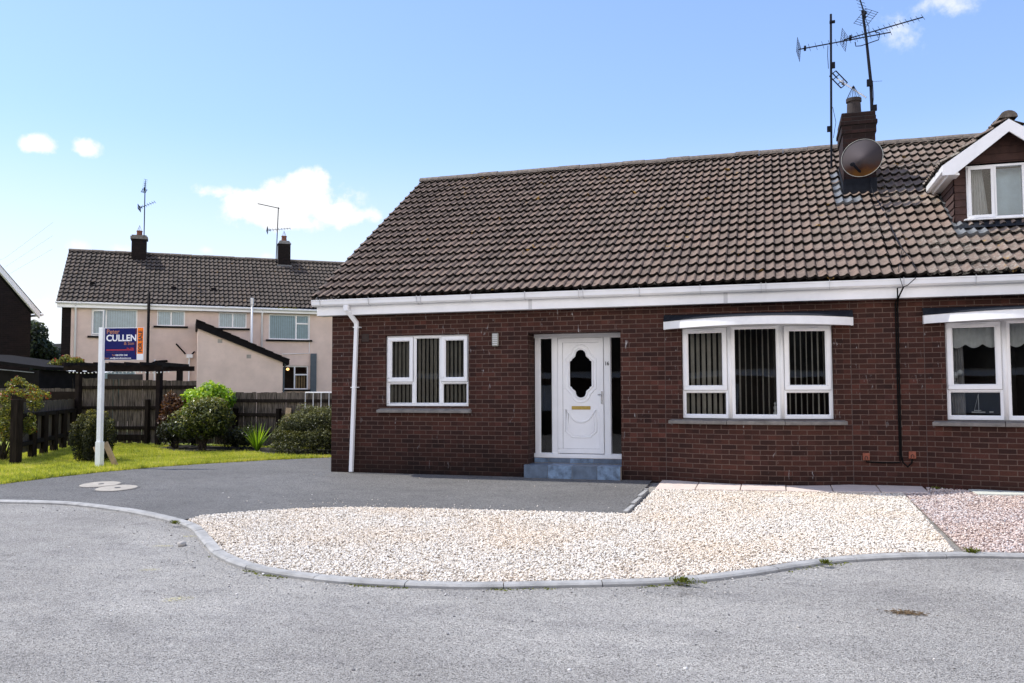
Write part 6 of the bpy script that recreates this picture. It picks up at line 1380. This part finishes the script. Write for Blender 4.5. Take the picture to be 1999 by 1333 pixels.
t = shrub('climber', 'yellow green climbing plant on the end of the shed roof', 'plant', (cx, cy, 0)); L = lobes((cx - 0.4, cy, 2.25), (0.75, 0.3, 0.22), 12, 0.14, -0.4, 16); bush(t, L, 1800, 0.04, 0.5, 'rose_leaf', 1.9, 0.2); stems(t, (cx, cy, 0), [(cx - .3, cy, 2.2), (cx + .1, cy, 2.3)], 0.02)
# far trees and far roof
t = thing('garden_tree', 'dark leafy tree in the gap between the two houses', 'tree', (-29.6, 22, 0)); L = lobes((-29.6, 22, 3.2), (1.5, 1.2, 2.0), 30, 0.55, -0.9, 17); P, D, tt = lobe_points(L, 9000, 0.5, 0.25)
leaf_mesh('crown', P, D, 0.11, 0.55, 'tree_leaf', t, tt); m = MB(); m.tube([(-29.8, 22, 0), (-29.7, 22, 2), (-29.7, 22, 3.9)], [0.2, 0.15, 0.05], 8)
for k in range(8): a = k * 0.785; m.tube([(-29.7, 22, 1.4 + 0.22 * k), (-29.7 + math.cos(a) * 1.3, 22 + math.sin(a) * 1.0, 2.3 + 0.25 * k)], [0.06, 0.02], 6)
m.build('trunk', 'bark', t)
fh = thing('distant_house', 'small distant grey roofed house with one chimney in the gap', 'house', (-32, 27, 0))
m = MB(); m.box(-36, -28.5, 26, 31, 0, 2.9); m.build('wall', 'dark_brick', fh)
m = MB(); m.add([(-36.2, 25.6, 2.8), (-28.2, 25.6, 2.8), (-29.6, 28.5, 4.3), (-34.5, 28.5, 4.3), (-28.2, 31.2, 2.8), (-36.2, 31.2, 2.8)], [(0, 1, 2, 3), (1, 4, 2), (4, 5, 3, 2), (5, 0, 3)]); rf = m.build('roof', 'grey_roof_tile', fh, fixn=False)
m = MB(); m.box(-33.0, -32.3, 28.2, 28.8, 4.0, 5.1); m.box(-33.05, -32.25, 28.15, 28.85, 5.1, 5.2); m.build('chimney', 'dark_brick', rf)
# telephone wires in the gap
m = MB()
for k in range(3): m.tube([(-34, 22, 7.6 - 0.55 * k), (-27, 18, 7.75 - 0.45 * k), (-20.5, 14.2, 8.3 - 0.55 * k)], 0.003, 4)
tag(m.build('overhead_wires', 'lamp_grey'), 'thin overhead wires crossing the pale sky between the houses', 'wires')

# ------------------------------------------------------------------ street opposite, mirrored in the panes
op = thing('opposite_bungalow', 'brick bungalow across the road, seen only mirrored in the panes', 'house', (0, -26, -0.67))
m = MB(); wall_strip(m, [(42, -26), (-22, -26)], -0.7, 1.95, [(36, 38, 0.4, 1.6, 0.1), (44, 46.4, 0.4, 1.6, 0.1), (26, 28, 0.4, 1.6, 0.1)]); m.build('brick_wall', 'house_brick', op, fixn=False)
m = MB(); m.box(-22.3, 42.3, -25.72, -25.70, 1.95, 2.3); m.build('fascia', 'white_fascia', op)
m = MB(); m.add([(-22.3, -25.6, 2.25), (42.3, -25.6, 2.25), (42.3, -30.2, 5.4), (-22.3, -30.2, 5.4)], [(3, 2, 1, 0)]); m.build('roof', 'roof_tile', op, fixn=False)
m = MB()
for a, b in ((4, 6), (-4.4, -2), (14, 16)): rect_ring(m, a, b, 0.4, 1.6, 0.06, -25.98, -25.92); m.box(a, b, -26.1, -26.08, 0.4, 1.6)
m.build('window', 'white_plastic', op)

# ------------------------------------------------------------------ sky, sun, camera
SUN_T = Vector((0.66, -0.02, -1.0)).normalized()
elev = math.asin(-SUN_T.z); az = math.atan2(-SUN_T.x, -SUN_T.y)
wd = bpy.data.worlds.new('World'); SC.world = wd; wd.use_nodes = True; t = NT(wd.node_tree); t.n.clear()
sky = t.node('ShaderNodeTexSky', sky_type='NISHITA'); sky.sun_disc = False; sky.sun_elevation = elev; sky.sun_rotation = az; sky.air_density = 1.0; sky.dust_density = 0.35; sky.ozone_density = 1.6; sky.altitude = 50
gen = t.node('ShaderNodeTexCoord').outputs['Generated']; sep = t.node('ShaderNodeSeparateXYZ'); t.put(sep.inputs[0], gen)
azn = t.math('ARCTAN2', sep.outputs[0], sep.outputs[1]); eln = t.math('ARCSINE', sep.outputs[2])
wn_ = t.node('ShaderNodeTexNoise'); t.put(wn_.inputs['Vector'], gen); wn_.inputs['Scale'].default_value = 26; wn_.inputs['Detail'].default_value = 7; wn_.inputs['Roughness'].default_value = 0.6
nse = wn_.outputs['Fac']; nbig = t.noise(gen, 9, 4)
CL = [(-30.3, 12.15, 3.3, 1.75, 1.0), (-30.2, 13.2, 1.7, 1.3, 1.0), (-33.6, 11.6, 2.4, 1.3, 1.0), (-36.0, 12.4, 1.7, 0.7, 0.75), (-34.8, 11.9, 1.6, 0.8, 0.8), (-28.6, 11.5, 2.4, 1.15, 1.0), (-27.0, 11.35, 2.0, 0.7, 0.75), (-31.6, 10.8, 3.6, 0.9, 0.9),
      (-46.0, 14.2, 1.35, 0.62, 1.0), (-43.4, 14.25, 1.05, 0.75, 0.95), (-43.6, 8.55, 0.9, 0.4, 0.65), (-41.5, 8.5, 0.9, 0.35, 0.6), (-36.6, 8.75, 0.8, 0.3, 0.6), (-32.8, 8.6, 0.7, 0.3, 0.6), (-46.0, 4.5, 3.2, 2.2, 0.8),
      (9.5, 22.2, 2.6, 1.1, 0.62), (8.4, 20.9, 1.3, 1.2, 0.45), (12.0, 22.3, 2.5, 0.9, 0.4)]
def cloud_mask(items, k, lo, hi, gain):
    tot = None
    for a, e, ra, re_, dn_ in items:
        da = t.math('MULTIPLY', t.math('SUBTRACT', azn, R(a)), math.cos(R(e)) / R(ra)); de = t.math('MULTIPLY', t.math('SUBTRACT', eln, R(e)), 1 / R(re_))
        d2 = t.math('ADD', t.math('MULTIPLY', da, da), t.math('MULTIPLY', de, de)); v = t.math('MULTIPLY', t.math('SUBTRACT', 1.0, t.math('SQRT', d2)), dn_)
        tot = v if tot is None else t.math('MAXIMUM', tot, v)
    den = t.math('ADD', tot, t.math('MULTIPLY', t.math('SUBTRACT', nse, 0.50), k))
    m_ = t.node('ShaderNodeMapRange', interpolation_type='SMOOTHSTEP'); t.put(m_.inputs[0], den); m_.inputs[1].default_value = lo; m_.inputs[2].default_value = hi; m_.inputs[3].default_value = 0; m_.inputs[4].default_value = gain
    g_ = t.node('ShaderNodeMapRange'); t.put(g_.inputs[0], tot); g_.inputs[1].default_value = -0.40; g_.inputs[2].default_value = 0.08; g_.inputs[3].default_value = 0; g_.inputs[4].default_value = 1
    return t.math('MULTIPLY', m_.outputs[0], g_.outputs[0])
solid = [c for c in CL if c[4] > 0.7 and c[1] > 9]; faint = [c for c in CL if not (c[4] > 0.7 and c[1] > 9)]
mk = t.math('MAXIMUM', cloud_mask(solid, 2.3, 0.02, 0.55, 1.0), cloud_mask(faint, 3.2, 0.0, 1.0, 0.8))
gam = t.node('ShaderNodeGamma'); t.put(gam.inputs[0], sky.outputs[0]); gam.inputs[1].default_value = 0.78
tintn = t.mix(1.0, gam.outputs[0], (1.66, 1.86, 2.35, 1), 'MULTIPLY')
hz1 = t.node('ShaderNodeMapRange', interpolation_type='SMOOTHSTEP'); t.put(hz1.inputs[0], sep.outputs[2]); hz1.inputs[1].default_value = 0.30; hz1.inputs[2].default_value = 0.03; hz1.inputs[3].default_value = 0; hz1.inputs[4].default_value = 0.95
tintn = t.mix(hz1.outputs[0], tintn, (6.6, 6.9, 7.1, 1))
colr = t.mix(mk, tintn, (7.2, 7.3, 7.5, 1))
# broken bright cumulus added behind the camera to fill the shaded house fronts
bm1 = t.node('ShaderNodeMapRange', interpolation_type='SMOOTHSTEP'); t.put(bm1.inputs[0], sep.outputs[1]); bm1.inputs[1].default_value = 0.10; bm1.inputs[2].default_value = -0.35; bm1.inputs[3].default_value = 0; bm1.inputs[4].default_value = 1
bm2 = t.node('ShaderNodeMapRange', interpolation_type='SMOOTHSTEP'); t.put(bm2.inputs[0], t.noise(gen, 3.2, 6, 0.6)); bm2.inputs[1].default_value = 0.40; bm2.inputs[2].default_value = 0.52; bm2.inputs[3].default_value = 0; bm2.inputs[4].default_value = 1
bm3 = t.node('ShaderNodeMapRange', interpolation_type='SMOOTHSTEP'); t.put(bm3.inputs[0], sep.outputs[2]); bm3.inputs[1].default_value = 0.62; bm3.inputs[2].default_value = 0.34; bm3.inputs[3].default_value = 0; bm3.inputs[4].default_value = 1
colr = t.mix(t.math('MULTIPLY', t.math('MULTIPLY', bm1.outputs[0], bm2.outputs[0]), bm3.outputs[0]), colr, (18.0, 16.6, 15.2, 1))
bg = t.node('ShaderNodeBackground'); t.put(bg.inputs[0], colr); bg.inputs[1].default_value = 0.15
out = t.node('ShaderNodeOutputWorld'); t.l.new(bg.outputs[0], out.inputs[0])
SKYN = dict(tint=tintn, bg=bg)

sl_d = bpy.data.lights.new('sun', 'SUN'); sl_d.energy = 5.0; sl_d.angle = R(0.53); sl_d.color = (1.0, 0.965, 0.90)
so = bpy.data.objects.new('sun', sl_d); COL.objects.link(so); so.location = (-20, 5, 30); so.rotation_euler = SUN_T.to_track_quat('-Z', 'Y').to_euler()

cd = bpy.data.cameras.new('camera'); cam = bpy.data.objects.new('camera', cd); COL.objects.link(cam); SC.camera = cam
cd.sensor_width = 36; cd.sensor_fit = 'HORIZONTAL'; cd.lens = 30.245; cd.clip_end = 2000; cd.clip_start = 0.05
yaw, pitch, roll = R(-16.8382), R(3.17531), R(-0.17910)
fw = Vector((math.sin(yaw) * math.cos(pitch), math.cos(yaw) * math.cos(pitch), math.sin(pitch))); rt = Vector((math.cos(yaw), -math.sin(yaw), 0)); upv = rt.cross(fw)
r2 = rt * math.cos(roll) + upv * math.sin(roll); u2 = -rt * math.sin(roll) + upv * math.cos(roll)
cam.matrix_world = Matrix(((r2.x, u2.x, -fw.x, 7.4658504), (r2.y, u2.y, -fw.y, -13.6559809), (r2.z, u2.z, -fw.z, 1.4386543), (0, 0, 0, 1)))
SC.view_settings.view_transform = 'Standard'; SC.view_settings.look = 'None'; SC.view_settings.exposure = 0; SC.view_settings.gamma = 1
SC.render.engine = 'CYCLES'; SC.cycles.max_bounces = 8; SC.cycles.transparent_max_bounces = 12
